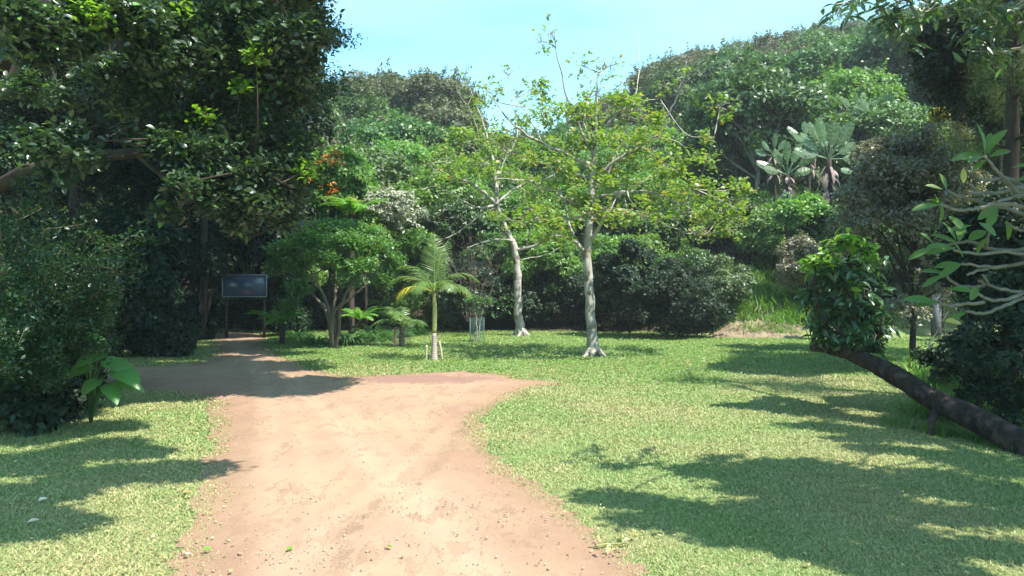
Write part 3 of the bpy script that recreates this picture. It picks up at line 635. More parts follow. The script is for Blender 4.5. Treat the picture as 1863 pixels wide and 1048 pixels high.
for px, py, dz, rx, ry, nl in ((1120,195,.2,60,16,1500),(1060,215,-.6,55,16,1200),(1170,215,.5,50,18,1300),(1010,200,.9,45,18,1000),(975,165,1.0,35,16,550),(1100,245,-.9,70,16,1500),(1190,250,-.6,45,14,800),
    (1040,270,.8,55,16,1100),(1150,290,.6,60,16,1300),(1210,300,-.8,50,16,1100),(1260,290,.3,45,14,900),(1310,195,-1.6,26,12,450),(1290,250,.6,30,10,300),(1000,300,-1,45,16,900),(1060,320,-1.2,50,16,1100),
    (1130,335,1.2,55,18,1200),(1200,350,.2,65,18,1500),(1270,350,-1.2,60,16,1300),(1330,345,-.4,40,16,800),(1040,370,-.6,40,18,1000),(1110,385,-1.4,45,15,900),(1170,390,-1.4,55,16,1300),(1240,385,1.0,60,18,1300),(1300,395,.2,50,16,1100),(1340,380,-1,35,14,600),
    (970,400,-1.4,50,22,1200),(1010,430,-1.3,40,14,700),(1330,420,.6,35,12,400),(1270,425,1.5,40,14,500),(1210,158,.4,25,8,160),(930,270,.6,40,14,500),(985,345,.9,40,14,600),
    (1003,60,-.4,26,22,130),(985,75,-.4,22,10,50),(1060,120,1.0,38,22,260),(1110,120,.9,36,20,220),(1090,165,.5,45,14,350),(1135,150,.6,20,10,60),(925,135,1.1,25,10,50),(890,170,.9,30,16,120),(1240,150,-.9,22,14,40)):
    pads.append((at(px, py, D2+dz), (rx/F*D2, rx/F*D2, ry/F*D2), int(nl*.30)))
for a in np.arange(0, 6.2, .9):
    u = np.array([math.cos(a), math.sin(a), 0]); limbs.append(([g2+[0,0,.22]+u*.08, g2+u*.24+[0,0,.05], g2+u*.42+[0,0,-.05]], [.09,.055,.02]))
pads_tree(t2, limbs, pads, .115, .62, DI, L_coral, B_pale, k=6, twig=.009, sides=10, spread=.05, ntw=9, twbark=B_twig, lmix=(.5, 1.05), jit_=1)

g1 = gr(947, 613); D1 = g1[1]
t1 = thing('pale_trunked_tree', 'farther pale-trunked tree with long bare limbs to its left, near the centre', 'tree', g1)
limbs = [([g1+[0,0,-.1], at(947,605,D1), at(943,560,D1), at(941,500,D1), at(937,455,D1), at(922,418,D1), at(906,378,D1), at(903,345,D1), at(897,290,D1), at(882,235,D1), at(866,190,D1), at(848,140,D1)], [.36,.18,.135,.125,.115,.08,.08,.065,.045,.032,.018,.007])]
for pts, r0, r1, dz in (
    ([(904,375),(880,350),(850,330),(815,318),(775,290)], .085,.012,-1.5), ([(903,372),(870,378),(835,362),(800,340),(765,345)], .06,.010,-1.8), ([(905,378),(885,385),(850,410),(815,432),(780,440)], .05,.010,-.5),
    ([(938,455),(970,448),(1000,430),(1030,408),(1060,380)], .07,.012,-1.2), ([(904,370),(935,345),(965,330),(1000,322),(1030,300)], .06,.010,1.2), ([(903,345),(915,300),(940,250),(935,200),(920,160)], .045,.006,1.0),
    ([(850,330),(830,300),(800,295),(770,300)], .03,.006,-1.6), ([(903,350),(880,300),(860,270),(830,260)], .04,.006,1.0), ([(938,440),(915,435),(880,440),(850,450)], .03,.008,-1.0),
    ([(850,410),(830,395),(800,405),(775,400)], .02,.005,-.8), ([(938,478),(960,470),(990,465),(1020,450)], .03,.006,.6), ([(897,290),(870,240),(855,200),(830,160),(842,125)], .025,.005,-.8), ([(835,362),(815,380),(790,390)], .02,.005,-1.8), ([(906,378),(925,385),(950,365),(965,350)], .03,.008,-.6)):
    limbs.append(px_limb(pts, D1, r0, r1, dz))
pads = []
for px, py, dz, rx, ry, nl in ((850,262,-.3,50,18,1500),(905,258,.4,45,18,1400),(950,285,.5,40,18,1200),(815,290,-1.0,40,14,800),(880,300,-1,50,16,1300),(930,315,-.8,45,16,1100),(835,310,.6,40,14,700),(790,310,-1.4,25,12,350),
    (865,165,-.4,32,22,330),(905,185,.9,36,24,480),(845,135,.0,20,14,90),(880,215,.6,30,14,300),(960,230,1.2,45,22,1000),(985,190,1.4,40,20,600),(945,170,1.1,25,16,260),(1000,275,1.0,40,18,900),(970,330,.8,40,14,700),(930,400,-1.2,45,16,700),(960,380,1,40,14,600),(830,330,-1.6,30,10,250),(1030,400,-1.0,35,14,600)):
    pads.append((at(px, py, D1+dz), (rx/F*D1, rx/F*D1, ry/F*D1), int(nl*.27)))
for a in np.arange(0, 6.2, .9):
    u = np.array([math.cos(a), math.sin(a), 0]); limbs.append(([g1+[0,0,.24]+u*.09, g1+u*.26+[0,0,.05], g1+u*.46+[0,0,-.05]], [.10,.06,.02]))
pads_tree(t1, limbs, pads, .135, .62, DI, L_coral, B_pale, k=6, twig=.010, sides=10, spread=.06, ntw=9, twbark=B_twig, lmix=(.5, 1.05), jit_=1)
# bare twiggy bush under its left limbs
g = at(860, 470, 29); t = thing('bare_shrub', 'leafless greyish twiggy bush under the bare limbs left of centre', 'shrub', (g[0], 29, 0))
tw = MB()
for i in range(20):
    a = rng.uniform(-1, 1); e = np.array([a*1.6+rng.normal(0, .2), rng.normal(0, .5), rng.uniform(2.2, 3.9)]); m = e*[.35, .5, .6]+rng.normal(0, .2, 3)
    tube(tw, [(0, 0, 0), m, e], [.018, .011, .004], 4, 4, jit=.03)
    for j in range(4):
        s_ = m+(e-m)*rng.random(); tube(tw, [s_, s_+rng.normal(0, .15, 3), s_+rng.normal(0, .4, 3)+[0, 0, .3]], [.007, .005, .002], 4, 2)
tw.build('stems', B_brown, t, True)

# ------------------------------------------------------------ palms
def frond(az, el, Ln, droop, ll, parent, mat, base, nl=29, wd=.018, name='frond', twist=0):
    n = 14; s = np.linspace(0, 1, n); P = [np.array(base, float)]; e = el
    for i in range(1, n):
        e = el-droop*s[i]**1.3; P.append(P[-1]+np.array([math.cos(az)*math.cos(e), math.sin(az)*math.cos(e), math.sin(e)])*Ln/(n-1))
    P = np.array(P); mb = MB(); tube(mb, P, np.linspace(.018, .004, n), 5, 1)
    si = np.linspace(.16, 1, nl); T = norm(np.gradient(P, axis=0)); side0 = np.array([-math.sin(az), math.cos(az), 0])
    for sgn in (1, -1):
        pp = np.stack([np.interp(si, s, P[:, i]) for i in range(3)], -1); tt = norm(np.stack([np.interp(si, s, T[:, i]) for i in range(3)], -1))
        up = norm(np.cross(tt, np.tile(side0, (nl, 1)))); up *= np.sign(up[:, 2:3]+1e-6)
        d = norm(side0*sgn*1.0+tt*(.55+.6*si[:, None])+up*rng.uniform(-.05, .35, (nl, 1))-np.array([0, 0, .30]))
        Lf = ll*np.sin(np.clip(si*.93+.12, 0, 1)*np.pi)**.55*rng.uniform(.9, 1.1, nl)
        T7 = (np.array([(-.3,0,0),(.3,0,0),(.5,.35,.0),(-.5,.35,.0),(.32,.72,-.10),(-.32,.72,-.10),(0,1,-.26)], float), ST[1])
        scatter(mb, pp, d, up+rng.normal(0, .15, (nl, 3)), Lf, np.full(nl, wd), T7)
    return mb.build(name, mat, parent)
gp = gr(790, 657); Dp = gp[1]
pt = thing('young_palm', 'young feather palm with a smooth ringed stem and one yellow frond, tied between stakes', 'palm', gp)
mb = MB(); sx = lambda px, py: at(px, py, Dp)-gp
tube(mb, [(0,0,-.05), (0,0,.05), sx(790,635), sx(790,606)], [.10,.085,.065,.055], 12, 5, bump=.02)
palmb, nt, b = nodes('palm_stem'); tcn = nt.nodes.new('ShaderNodeTexCoord'); wv = nt.nodes.new('ShaderNodeTexWave'); wv.bands_direction = 'Z'; wv.inputs['Scale'].default_value = 7; wv.inputs['Distortion'].default_value = 1.5
nt.links.new(tcn.outputs['Object'], wv.inputs[0]); nt.links.new(mixc(nt, ramp(nt, wv.outputs[0], .1, .5), (.22,.17,.14), (.40,.33,.29)), b.inputs['Base Color']); b.inputs['Roughness'].default_value = .85
mb.build('trunk', palmb, pt, True)
mb = MB(); tube(mb, [sx(790,606), sx(791,570), sx(790,540), sx(791,515)], [.056,.058,.044,.025], 12, 5)
mb.build('crownshaft', flatmat('crownshaft', (.26,.26,.09), .4, .3, 4), pt, True)
bb = sx(790, 535)
for az, el, Ln, dr, ll, y in [(a_, e_, l_*1.12, d_, q_, y_) for a_, e_, l_, d_, q_, y_ in ((178,62,1.25,2.0,.42,0),(200,35,1.05,1.9,.40,0),(150,75,1.35,1.8,.40,0),(95,86,1.45,.5,.40,0),(60,84,1.35,.7,.36,0),(0,70,1.30,2.2,.42,0),(-20,48,1.1,2.1,.38,0),(25,40,1.0,1.8,.36,0),(250,55,1.1,2.1,.38,0),(300,60,1.1,2.2,.38,0),(130,50,1.1,1.9,.36,0))]:
    frond(R(az), R(el), Ln, dr, ll, pt, L_pal, bb)
frond(R(205), R(42), 1.15, 1.9, .38, pt, L_paly, bb-np.array([0, .02, .0]))['label'] = 'yellowing frond drooping to the left'
# stakes round it
W_stake = flatmat('stake_wood', (.36,.30,.22), .85, .3, 12)
for px, py, tx, ty, lab in ((775,657,776,628,'short upright wooden stake left of the young palm'), (806,657,799,620,'leaning wooden stake right of the young palm'), (799,650,797,632,'thin dark stake close behind the young palm')):
    gs = gr(px, py); mb = MB(); tip = at(tx, ty, gs[1])-gs
    tube(mb, [(0,0,-.1), tip*.5, tip], [.026,.026,.023] if 'thin' not in lab else [.012,.012,.012], 8, 2, bump=.05)
    o = mb.build('wooden_stake', W_stake, smooth=True); o.location = gs; tag(o, lab, 'stake', 'stakes round the young palm')
# smaller palm in a wire guard (730, 632)
gq = gr(731, 631); Dq = gq[1]; pq = thing('small_palm', 'small stout palm with a short brown trunk, left of the taller young palm', 'palm', gq)
mb = MB(); tube(mb, [(0,0,-.05),(0,0,.15),(.0,0,.40),(.0,0,.62)], [.10,.085,.07,.05], 10, 5, bump=.05); mb.build('trunk', B_brown, pq, True)
for i in range(11): frond(R(i*33+rng.uniform(-8, 8)), R(rng.uniform(35, 80)), rng.uniform(.8, 1.15), rng.uniform(1.3, 2.0), .33, pq, L_pal, (0,0,.6), 26, .022)
mb = MB()
for a in np.arange(0, 360, 20): mb_p = [(math.cos(R(a))*.26, math.sin(R(a))*.26, 0), (math.cos(R(a))*.26, math.sin(R(a))*.26, .55)]; tube(mb, mb_p, [.003]*2, 4, 1)
for z in np.linspace(.04, .55, 6): tube(mb, [(math.cos(R(a))*.26, math.sin(R(a))*.26, z) for a in range(0, 361, 20)], [.003]*19, 4, 1)
o = mb.build('wire_guard', flatmat('wire', (.25,.26,.25), .5, .1, 4, .6)); o.location = gq; tag(o, 'round wire mesh guard around the small stout palm', 'guard')
# post beside it
gs = gr(718, 634); mb = MB(); tube(mb, [(0,0,-.1),(0.01,0,.3),(.03,0,.62)], [.03,.028,.026], 8, 2, bump=.06); o = mb.build('wooden_stake', flatmat('dark_stake', (.12,.07,.05), .9, .3, 10)); o.location = gs; tag(o, 'dark reddish stake beside the small stout palm', 'stake')
# caged sapling (868, 625)
gc = gr(868, 624); Dc = gc[1]; t = thing('sapling', 'thin double-stemmed sapling standing inside a square mesh guard', 'tree', gc)
limbs = [([gc, at(867,600,Dc), at(866,570,Dc), at(860,540,Dc)], [.022,.016,.012,.006]), ([gc+[.05,0,0], at(872,600,Dc), at(876,575,Dc), at(882,550,Dc)], [.018,.014,.01,.005])]
pads_tree(t, limbs, [(at(860,545,Dc), (.35,.3,.22), 260), (at(882,548,Dc), (.35,.3,.2), 240), (at(870,565,Dc), (.3,.3,.2), 160)], .07, .6, DI, L_mid, B_twig, twig=.005)
mb = MB(); s_ = .21; z1 = .78
for i in range(13):
    u = -s_+2*s_*i/12
    for a, c in (((u,-s_),(u,-s_)), ((u,s_),(u,s_)), ((-s_,u),(-s_,u)), ((s_,u),(s_,u))): tube(mb, [(*a, .02), (*c, z1)], [.0018]*2, 4, 1)
for z in np.linspace(.05, z1, 17): tube(mb, [(-s_,-s_,z),(s_,-s_,z),(s_,s_,z),(-s_,s_,z),(-s_,-s_,z)], [.0018]*5, 4, 1)
o = mb.build('mesh_guard', flatmat('green_mesh', (.10,.20,.17), .5, .1, 4)); o.location = gc; tag(o, 'square green wire mesh guard around the thin sapling', 'guard')

# ------------------------------------------------------------ strap-leaved clumps and ferns
def strap_clump(label, group):
    t = thing('strap_leaved_plant', label, 'plant', (0,0,0), group); mb = MB(); n = 90
    a = rng.uniform(0, 6.28, n); el = rng.uniform(.5, 1.35, n)
    for i in range(n):
        Lb = rng.uniform(.5, .95); P = [np.array([math.cos(a[i]), math.sin(a[i]), 0])*.08]; e = el[i]
        for s in range(6): e -= rng.uniform(.15, .4); P.append(P[-1]+np.array([math.cos(a[i])*math.cos(e), math.sin(a[i])*math.cos(e), math.sin(e)])*Lb/6)
        P = np.array(P); sd_ = np.array([-math.sin(a[i]), math.cos(a[i]), 0]); wv_ = np.array([.014,.02,.022,.022,.019,.013,.002])[:, None]
        V = np.stack([P-sd_*wv_, P+sd_*wv_], 1).reshape(-1, 3); q = [(2*j, 2*j+1, 2*j+3, 2*j+2) for j in range(6)]; mb.add(V, [np.array(q)])
    mb.build('leaves', L_strap, t); return t
sp0 = None
for px, py in ((640,622),(668,620),(692,622),(712,615),(745,612),(762,610),(625,628),(585,628),(560,622),(545,618),(680,608),(745,600)):
    g = gr(px, py)+[rng.normal(0, .1), 0, 0]; lab = 'glossy strap-leaved clump in the shady bed behind the small palm'
    if sp0 is None: sp0 = strap_clump(lab, 'strap-leaved clumps in the shady bed'); sp0.location = g; sp0.scale = (1.15,)*3
    else: dup(sp0, g, rng.uniform(0, 6), rng.uniform(.9, 1.5), lab, 'strap-leaved clumps in the shady bed')
def fern(label, mat, n=13, Ln=.9):
    t = thing('fern', label, 'fern', (0,0,0))
    for i in range(n): frond(R(i*360/n+rng.uniform(-12, 12)), R(rng.uniform(35, 70)), Ln*rng.uniform(.8, 1.1), rng.uniform(1.0, 1.7), .17, t, mat, (0,0,.03), 26, .035)
    return t
f0 = fern('bright green fern between the notice board and the low tree', L_fern); f0.location = at(512, 560, 24.5)*[1,1,0]+[0,0,.55]; f0.scale = (1.2,)*3
mb = MB(); tube(mb, [(0,0,-.55),(0.02,0,-.2),(0,0,.05)], [.08,.07,.06], 8, 3, bump=.1); mb.build('stem', B_dark, f0, True)
dup(f0, gr(655, 612)+[0,0,.5], 1, 1.1, 'light green fern in the bed behind the strap leaves')
dup(f0, gr(700, 600)+[0,0,.7], 2, 1.2, 'light green fern behind the small stout palm')
tfn = dup(f0, at(640, 395, 29.0), 2.6, 1.6, 'tall tree fern with a feathery crown below the orange blossoms')
for c in tfn.children:
    if c.name.startswith('stem'): c.scale = (1, 1, 4.9)

# ------------------------------------------------------------ notice board
g = at(445, 0, 27.0)*[1,1,0]; t = thing('notice_board', 'dark blue notice board in a pale frame standing in the shade', 'sign', (g[0], 27, 0))
def boxm(mb, x0, y0, z0, x1, y1, z1):
    v = [(x, y, z) for z in (z0, z1) for y in (y0, y1) for x in (x0, x1)]; mb.add(v, [np.array([(0,2,3,1),(4,5,7,6),(0,1,5,4),(2,6,7,3),(0,4,6,2),(1,3,7,5)])])
hw = 39/F*27; zb = CAMH-(539-HZ)/F*27; zt = CAMH-(501-HZ)/F*27
mb = MB(); boxm(mb, -hw, -.01, zb, hw, .02, zt)
mp_, nt, b = nodes('board_face'); tcn = nt.nodes.new('ShaderNodeTexCoord')
vo = nt.nodes.new('ShaderNodeTexVoronoi'); vo.inputs['Scale'].default_value = 5.5; nt.links.new(tcn.outputs['Object'], vo.inputs['Vector'])
nn = noise(nt, 2.2, 3, tcn.outputs['Object']); sp = math_(nt, 'MULTIPLY', ramp(nt, vo.outputs['Distance'], .16, .07), ramp(nt, nn, .52, .58))
bc = mixc(nt, noise(nt, 1.5, 3, tcn.outputs['Object']), (.05,.065,.11), (.09,.11,.17))
nt.links.new(bc, b.inputs['Base Color']); b.inputs['Roughness'].default_value = .25
mb.build('panel', mp_, t)
mb = MB(); w_ = .03
for x0, z0, x1, z1 in ((-hw-w_, zt, hw+w_, zt+w_), (-hw-w_, zb-w_, hw+w_, zb), (-hw-w_, zb, -hw, zt), (hw, zb, hw+w_, zt)): boxm(mb, x0, -.03, z0, x1, .03, z1)
mb.build('frame', flatmat('frame_paint', (.20,.23,.26), .5, .1), t)
for x in (-hw+.08, hw-.08):
    mb = MB(); boxm(mb, x-.04, .035, -.2, x+.04, .11, zt+.08); mb.build('post', B_dark, t)

# ------------------------------------------------------------ big left canopy tree
gb = np.array([-10.2, 15.5, 0]); t = thing('canopy_tree', 'huge dark spreading tree filling the upper left, its limbs arching over the road', 'tree', gb)
limbs = [([(-7.4,15.5,7.2), (-5,14.5,8.6), (-2.6,13.6,9.6), (.2,13,10.2)], [.16,.12,.08,.02]), ([(-8.5,17,6.5), (-7,20,9), (-4.5,22,11), (-2.5,23,12)], [.16,.12,.08,.02]),
    ([gb+[0,0,-.2], gb+[.1,0,1.2], gb+[.3,-.3,3.0], gb+[.4,-.8,4.6]], [.62,.48,.42,.36]),
    ([gb+[.4,-.8,4.4], (-8.2,13,5.4), (-6.2,12,6.2), (-4.2,11.5,6.9), (-2.6,11,7.2)], [.26,.22,.17,.10,.03]),
    ([gb+[.3,-.4,3.4], (-8.0,14.0,3.9), (-6.0,13.2,4.0), (-4.4,12.6,3.9), (-3.4,12.2,3.4)], [.13,.11,.08,.05,.015]),
    ([gb+[.3,-.6,4.0], (-9.2,12,5.2), (-7.8,10,6.0), (-6.2,8.4,6.3), (-4.2,7.2,6.2)], [.18,.14,.10,.06,.02]),
    ([gb+[.4,-.8,4.6], (-9,16,7), (-7,17,8.5), (-5,18,9.5)], [.22,.18,.12,.04]), ([gb+[.2,-.2,2.6], (-11.5,14,3.2), (-10.5,12,3.8), (-8.5,11,4.0)], [.18,.14,.09,.03]),
    ([gb+[.3,-.3,4.2], (-12,16,6), (-13,17,8)], [.2,.16,.06]), ([(-6.0,13.2,4.0), (-5.0,13.0,3.2), (-4.1,12.8,2.6)], [.06,.04,.01])]
pads = []
NW = L_new
# what the photograph shows of its outer foliage: px, py, depth, rx, ry, leaves
for px, py, D, rx, ry, nl in ((560,40,12,60,40,1500),(500,90,12.2,60,40,1800),(590,10,12.2,35,22,700),(545,120,12.4,40,35,1000),(430,40,12.4,70,45,2200),(360,90,12,60,45,1900),(450,150,12.5,60,40,1500),(520,180,12.8,50,30,1200),(330,20,12,70,40,2000),
    (240,40,11,70,40,1900),(280,100,11.5,50,35,1300),(160,20,10.5,60,40,1500),(80,50,10,60,40,1400),(60,90,10,45,28,900),(150,80,10.5,40,30,900),(20,20,9.5,50,40,1200),(400,190,12.8,50,30,1100),(340,220,12.6,40,24,800),
    (300,265,11.8,40,22,900),(380,270,12,50,24,1200),(440,250,12.5,50,28,1300),(510,260,12.8,45,35,1300),(490,310,12.6,50,30,1300),(430,320,12.2,45,28,1100),(370,330,12,35,20,700),(330,335,11.5,24,14,400),(600,60,12.4,36,40,900),(580,100,12.2,30,30,700),(500,140,12.6,50,40,1300),(545,60,12,50,40,1300),(560,150,12.5,36,30,900),(560,215,12.7,36,34,900),(540,270,12.7,34,34,900),(470,210,12.6,50,34,1200),(420,120,12.4,50,36,1200),(400,370,12.2,40,22,800),(470,370,12.4,45,25,1000),(530,340,12.8,30,35,800),
    (520,400,13,30,24,600),(440,410,12.6,30,18,450),(580,190,13,28,30,500),(575,240,13,24,30,450),(20,250,10,35,16,420),(75,270,10,30,20,420),(130,245,10.5,35,16,420),(150,290,10.5,30,16,360),(95,320,10.5,25,12,260),(300,385,12,22,14,250),(230,190,12,40,18,300),(200,130,12,60,25,600),(110,170,12,50,22,400),(270,150,12,50,26,600),(250,240,12.5,40,16,300),(40,160,11,40,20,350)):
    pads.append((at(px, py, D), (rx/F*D*1.25, rx/F*D*1.25, ry/F*D*1.15), int(nl*1.15)))
for px, py, D, rx, ry, nl in ((170,25,10.2,35,14,260),(325,22,11.6,12,7,60),(440,155,12.0,20,10,110),(375,210,12.0,14,7,80),(555,310,12.5,18,12,120),(600,145,12.4,16,10,110),(465,100,11.8,20,12,110)):
    pads.append((at(px, py, D), (rx/F*D, rx/F*D, ry/F*D), nl, NW))
# upper canopy above the frame: it shades the verge and the road mouth
for px, py, z in ((330,858,6.2),(280,868,6.3),(230,862,6.2),(170,870,6.4),(240,825,6.3),(180,810,6.4),(120,830,6.4),(60,850,6.4),(100,790,6.5),(30,800,6.6),(200,775,6.5),(120,755,6.6),(40,750,6.8),(60,900,6.2),(20,940,6.2),(60,955,6.0),(-40,900,6.3),(-60,840,6.5),(-100,790,6.6)):
    c = caster(px, py, z); pads.append((c, (.6,.42,.3), 2600))
def proj(c): return CX+c[0]/c[1]*F, HZ-(c[2]-CAMH)/c[1]*F
for px, py, z in [(a, b, 7.5) for a in (200,260,320,380,430) for b in (672,650,632,616,604)]:
    pads.append((caster(px, py, z+rng.uniform(0, 1))+rng.normal(0, .2, 3), (1.1,1.0,.4), 2600))
pads = [p for p in pads if proj(p[0])[0] < 560 or proj(p[0])[1] < -70]
for i in range(105):
    px = rng.uniform(130, 585); py = 712-rng.random()**1.5*116
    if py > 704 and px < 330: continue
    for z in np.arange(7, 15, .5):
        c = caster(px, py, z+rng.uniform(0, .8)); a, b_ = proj(c)
        if a < 520 or b_ < -90: break
    pads.append((c, (1.0,.9,.45) if py > 640 else (1.5,1.3,.5), 2300))
for i in range(34):
    q = (rng.uniform(-18, -5.5), rng.uniform(13.5, 25), rng.uniform(7.5, 10)); pads.append((q, (1.7,1.5,.7), 2200))
pads_tree(t, limbs, pads, .105, .5, LF, L_big, B_dark, k=6, twig=.009, sides=12, spread=.07, bump=.07)

# ------------------------------------------------------------ arching small-leaved shrub at the left + big leaves
g = gr(70, 775); D = 11.0; g = np.array([(55-CX)/F*D, D, 0]); t = thing('arching_shrub', 'small-leaved shrub with arching sprays at the left edge', 'shrub', g)
limbs = []; cen = []; axs = []
for tx, ty, dz in ((215,440,-.6),(205,490,-1),(150,410,-.3),(160,540,-1),(90,370,0),(40,350,-.5),(180,590,-.8),(20,420,-1.2),(110,470,-1.4),(130,600,-1.2),(60,540,-1.6),(10,500,-1.6),(80,430,-.9),(50,600,-1.7),(100,650,-1.4),(180,640,-.6),(-30,380,-1),(150,470,-.9),(60,480,-1.2),(10,620,-1.7),(200,545,-.7),(30,680,-1.6),(120,560,-.5),(90,710,-1.2)):
    e = at(tx+(22 if tx > 140 else 0), ty-12, D+dz); m = (g+e)/2+np.array([-.1, 0, .35+.1*rng.random()]); P, _ = tube(MB(), [g-g, (m-g), (e-g)], [.01]*3, 3, 12)
    limbs.append(([g+rng.normal(0, .12, 3)*[1, 1, 0], m, e], [.015,.011,.004]))
    for i in range(6, len(P)):
        for s in range(5):
            q = P[i]+g+rng.normal(0, .085, 3)*[1, 1, .8]; cen.append(q)
        # side sprays
        if i % 3 == 0:
            d = rng.normal(0, 1, 3)*[1, 1, .5]; d = d/np.linalg.norm(d)*rng.uniform(.2, .45)
            limbs.append(([P[i]+g, P[i]+g+d*.5, P[i]+g+d], [.006,.004,.002]))
            for u in np.linspace(.2, 1.05, 9): cen.append(P[i]+g+d*u+rng.normal(0, .03, 3))
cen = np.array(cen)
tr = MB()
for P, r in limbs: tube(tr, np.array(P)-g, r, 5, 4)
tr.build('stems', B_brown, t, True)
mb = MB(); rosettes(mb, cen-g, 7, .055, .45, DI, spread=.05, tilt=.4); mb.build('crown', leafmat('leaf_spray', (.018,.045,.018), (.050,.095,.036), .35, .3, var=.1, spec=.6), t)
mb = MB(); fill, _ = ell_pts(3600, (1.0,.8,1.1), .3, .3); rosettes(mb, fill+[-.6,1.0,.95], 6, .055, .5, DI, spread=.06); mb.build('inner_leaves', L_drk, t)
HE = (np.array([(0,.0,0),(.18,-.14,-.02),(.42,-.02,-.03),(.5,.25,-.02),(.38,.6,-.05),(.16,.86,-.14),(0,1,-.22),(-.16,.86,-.14),(-.38,.6,-.05),(-.5,.25,-.02),(-.42,-.02,-.03),(-.18,-.14,-.02),(0,.3,.05),(0,.6,.0),(0,.85,-.1)], float),
      [(0,1,2,12),(2,3,12),(3,4,13,12),(4,5,14,13),(5,6,14),(6,7,14),(7,8,13,14),(8,9,12,13),(9,10,12),(10,11,0,12)])
g = np.array([*(at(165, 0, 11.3)[:2]), 0]); t = thing('large_leaved_plant', 'plant with big heart-shaped light green leaves at the left edge of the road', 'plant', g)
st = MB()
for px, py, az, L, up in ((205,670,-.5,.50,.2),(190,700,-.9,.42,.1),(150,610,.3,.30,.6),(165,690,-1.6,.34,.1),(185,655,.2,.45,.5),(130,640,2.4,.4,.4),(175,640,-2.2,.4,.3),(210,690,.1,.36,.0),(150,665,-2.6,.4,.2)):
    b0 = at(px+10, py, 10.7)-g; d = np.array([[math.cos(az), math.sin(az)*.8-.2, -.35]]); mb = MB()
    scatter(mb, b0[None], d, np.array([[.2,-.5,.9]]), np.array([L]), np.array([L*.62]), HE); mb.build('leaf', L_ear, t)
    tube(st, [(0,0,0), b0*[.4,.4,.75], b0], [.018,.014,.008], 6, 4)
st.build('stalks', L_ear, t, True)

# ------------------------------------------------------------ fallen / leaning trunk with shoots
g = at(1840, 815, 9.3); g[2] = 0
t = thing('leaning_tree', 'low leaning dark trunk with a bushy glossy-leaved head rising from its far end', 'tree', g)
limbs = [([at(2050,905,8.6), at(1930,850,9.0), at(1850,805,9.5), at(1770,760,10.1), at(1700,728,10.7), at(1620,678,11.4), at(1550,645,12.0), at(1500,632,12.5), at(1478,632,12.7)], [.22,.195,.17,.15,.14,.13,.10,.085,.065]),
         ([at(1715,735,10.6), at(1695,765,10.5), at(1700,800,10.4), at(1705,815,10.3)], [.08,.045,.035,.03])]
for tx, ty, dz in ((1500,470,0),(1530,440,.2),(1570,480,.3),(1480,520,-.2),(1550,540,-.3),(1600,520,.3),(1590,600,-.2),(1500,580,-.2)):
    b0 = at(rng.uniform(1525, 1590), 640, 12.1); e = at(tx, ty, 12.2+dz); limbs.append(([b0, (b0+e)/2+rng.normal(0, .06, 3), e], [.03,.02,.008]))
pads = [(at(px, py, 12.2+dz), (rx/F*12.2, rx/F*12.2, ry/F*12.2), int(nl*.6)) for px, py, dz, rx, ry, nl in ((1535,500,-.1,42,30,420),(1570,480,.2,36,28,360),(1500,500,0,34,24,320),(1480,540,.1,24,24,220),(1530,560,-.1,45,32,520),(1585,555,0,34,32,420),
        (1500,595,0,34,24,320),(1560,605,-.2,40,26,420),(1600,600,.2,26,24,260),(1590,520,.4,28,26,260),(1550,530,.6,50,40,600),(1520,620,-.1,34,12,160),(1590,630,-.2,26,10,110),(1530,570,.7,50,40,400))]
pads += [(at(px, py, 12.0), (rx/F*12.2, rx/F*12.2, ry/F*12.2), nl, L_new) for px, py, rx, ry, nl in ((1535,440,32,14,130),(1575,455,20,14,70),(1480,478,24,12,80),(1550,520,16,10,30),(1500,465,22,12,60))]
pads_tree(t, limbs, pads, .15, .34, LF, leafmat('leaf_shoot', (.03,.075,.03), (.075,.14,.05), .28, .3, var=.1, spec=.8), B_log, k=6, twig=.012, sides=20, bump=.035, spread=.05, tilt=-.25, seg_=12, twbark=B_brown)

# grass tufts near the log and dark long grass at the right
def tuft(name, label, group, n, Ln, wd, mat, spread=.15, cat='grass tuft'):
    t = MB(); a = rng.uniform(0, 6.28, n)
    for i in range(n):
        e = rng.uniform(.7, 1.45); Lb = Ln*rng.uniform(.5, 1.1); P = [np.array([rng.normal(0, spread), rng.normal(0, spread), 0])]
        for s in range(4): e -= rng.uniform(.05, .45); P.append(P[-1]+np.array([math.cos(a[i])*math.cos(e), math.sin(a[i])*math.cos(e), math.sin(e)])*Lb/4)
        P = np.array(P); sd_ = np.array([-math.sin(a[i]), math.cos(a[i]), 0]); wv_ = wd*np.array([.7,1,.9,.6,.08])[:, None]
        V = np.stack([P-sd_*wv_, P+sd_*wv_], 1).reshape(-1, 3); t.add(V, [np.array([(2*j, 2*j+1, 2*j+3, 2*j+2) for j in range(4)])])
    return tag(t.build(name, mat), label, cat, group)
M_gr = leafmat('long_grass', (.07,.16,.03), (.15,.26,.06), .5, .4, rare=(.35,.3,.14), rare_amt=.1, var=.2)
tf = tuft('grass_tuft', 'tuft of long bright grass under the leaning trunk', None, 70, .32, .006, M_gr, .14); tf.location = gr(1745, 790)
bank = tuft('long_grass', 'clump of long grass on the bank at the back of the lawn', 'long grass clumps on the bank', 170, .75, .012, M_gr, .35)
first = True
for i in range(70):
    px = rng.uniform(1320, 1470); D = rng.uniform(27.6, 33); x = (px-CX)/F*D; loc = (x, D, float(H(x, D))-.02)
    if px > 1440 and D < 28.5: continue
    if first: bank.location = loc; first = False
    else:
        c = bank.copy(); C.objects.link(c); c.location = loc; c.rotation_euler = (0, 0, rng.uniform(0, 6)); s = rng.uniform(.6, 1.15); c.scale = (s, s, s)
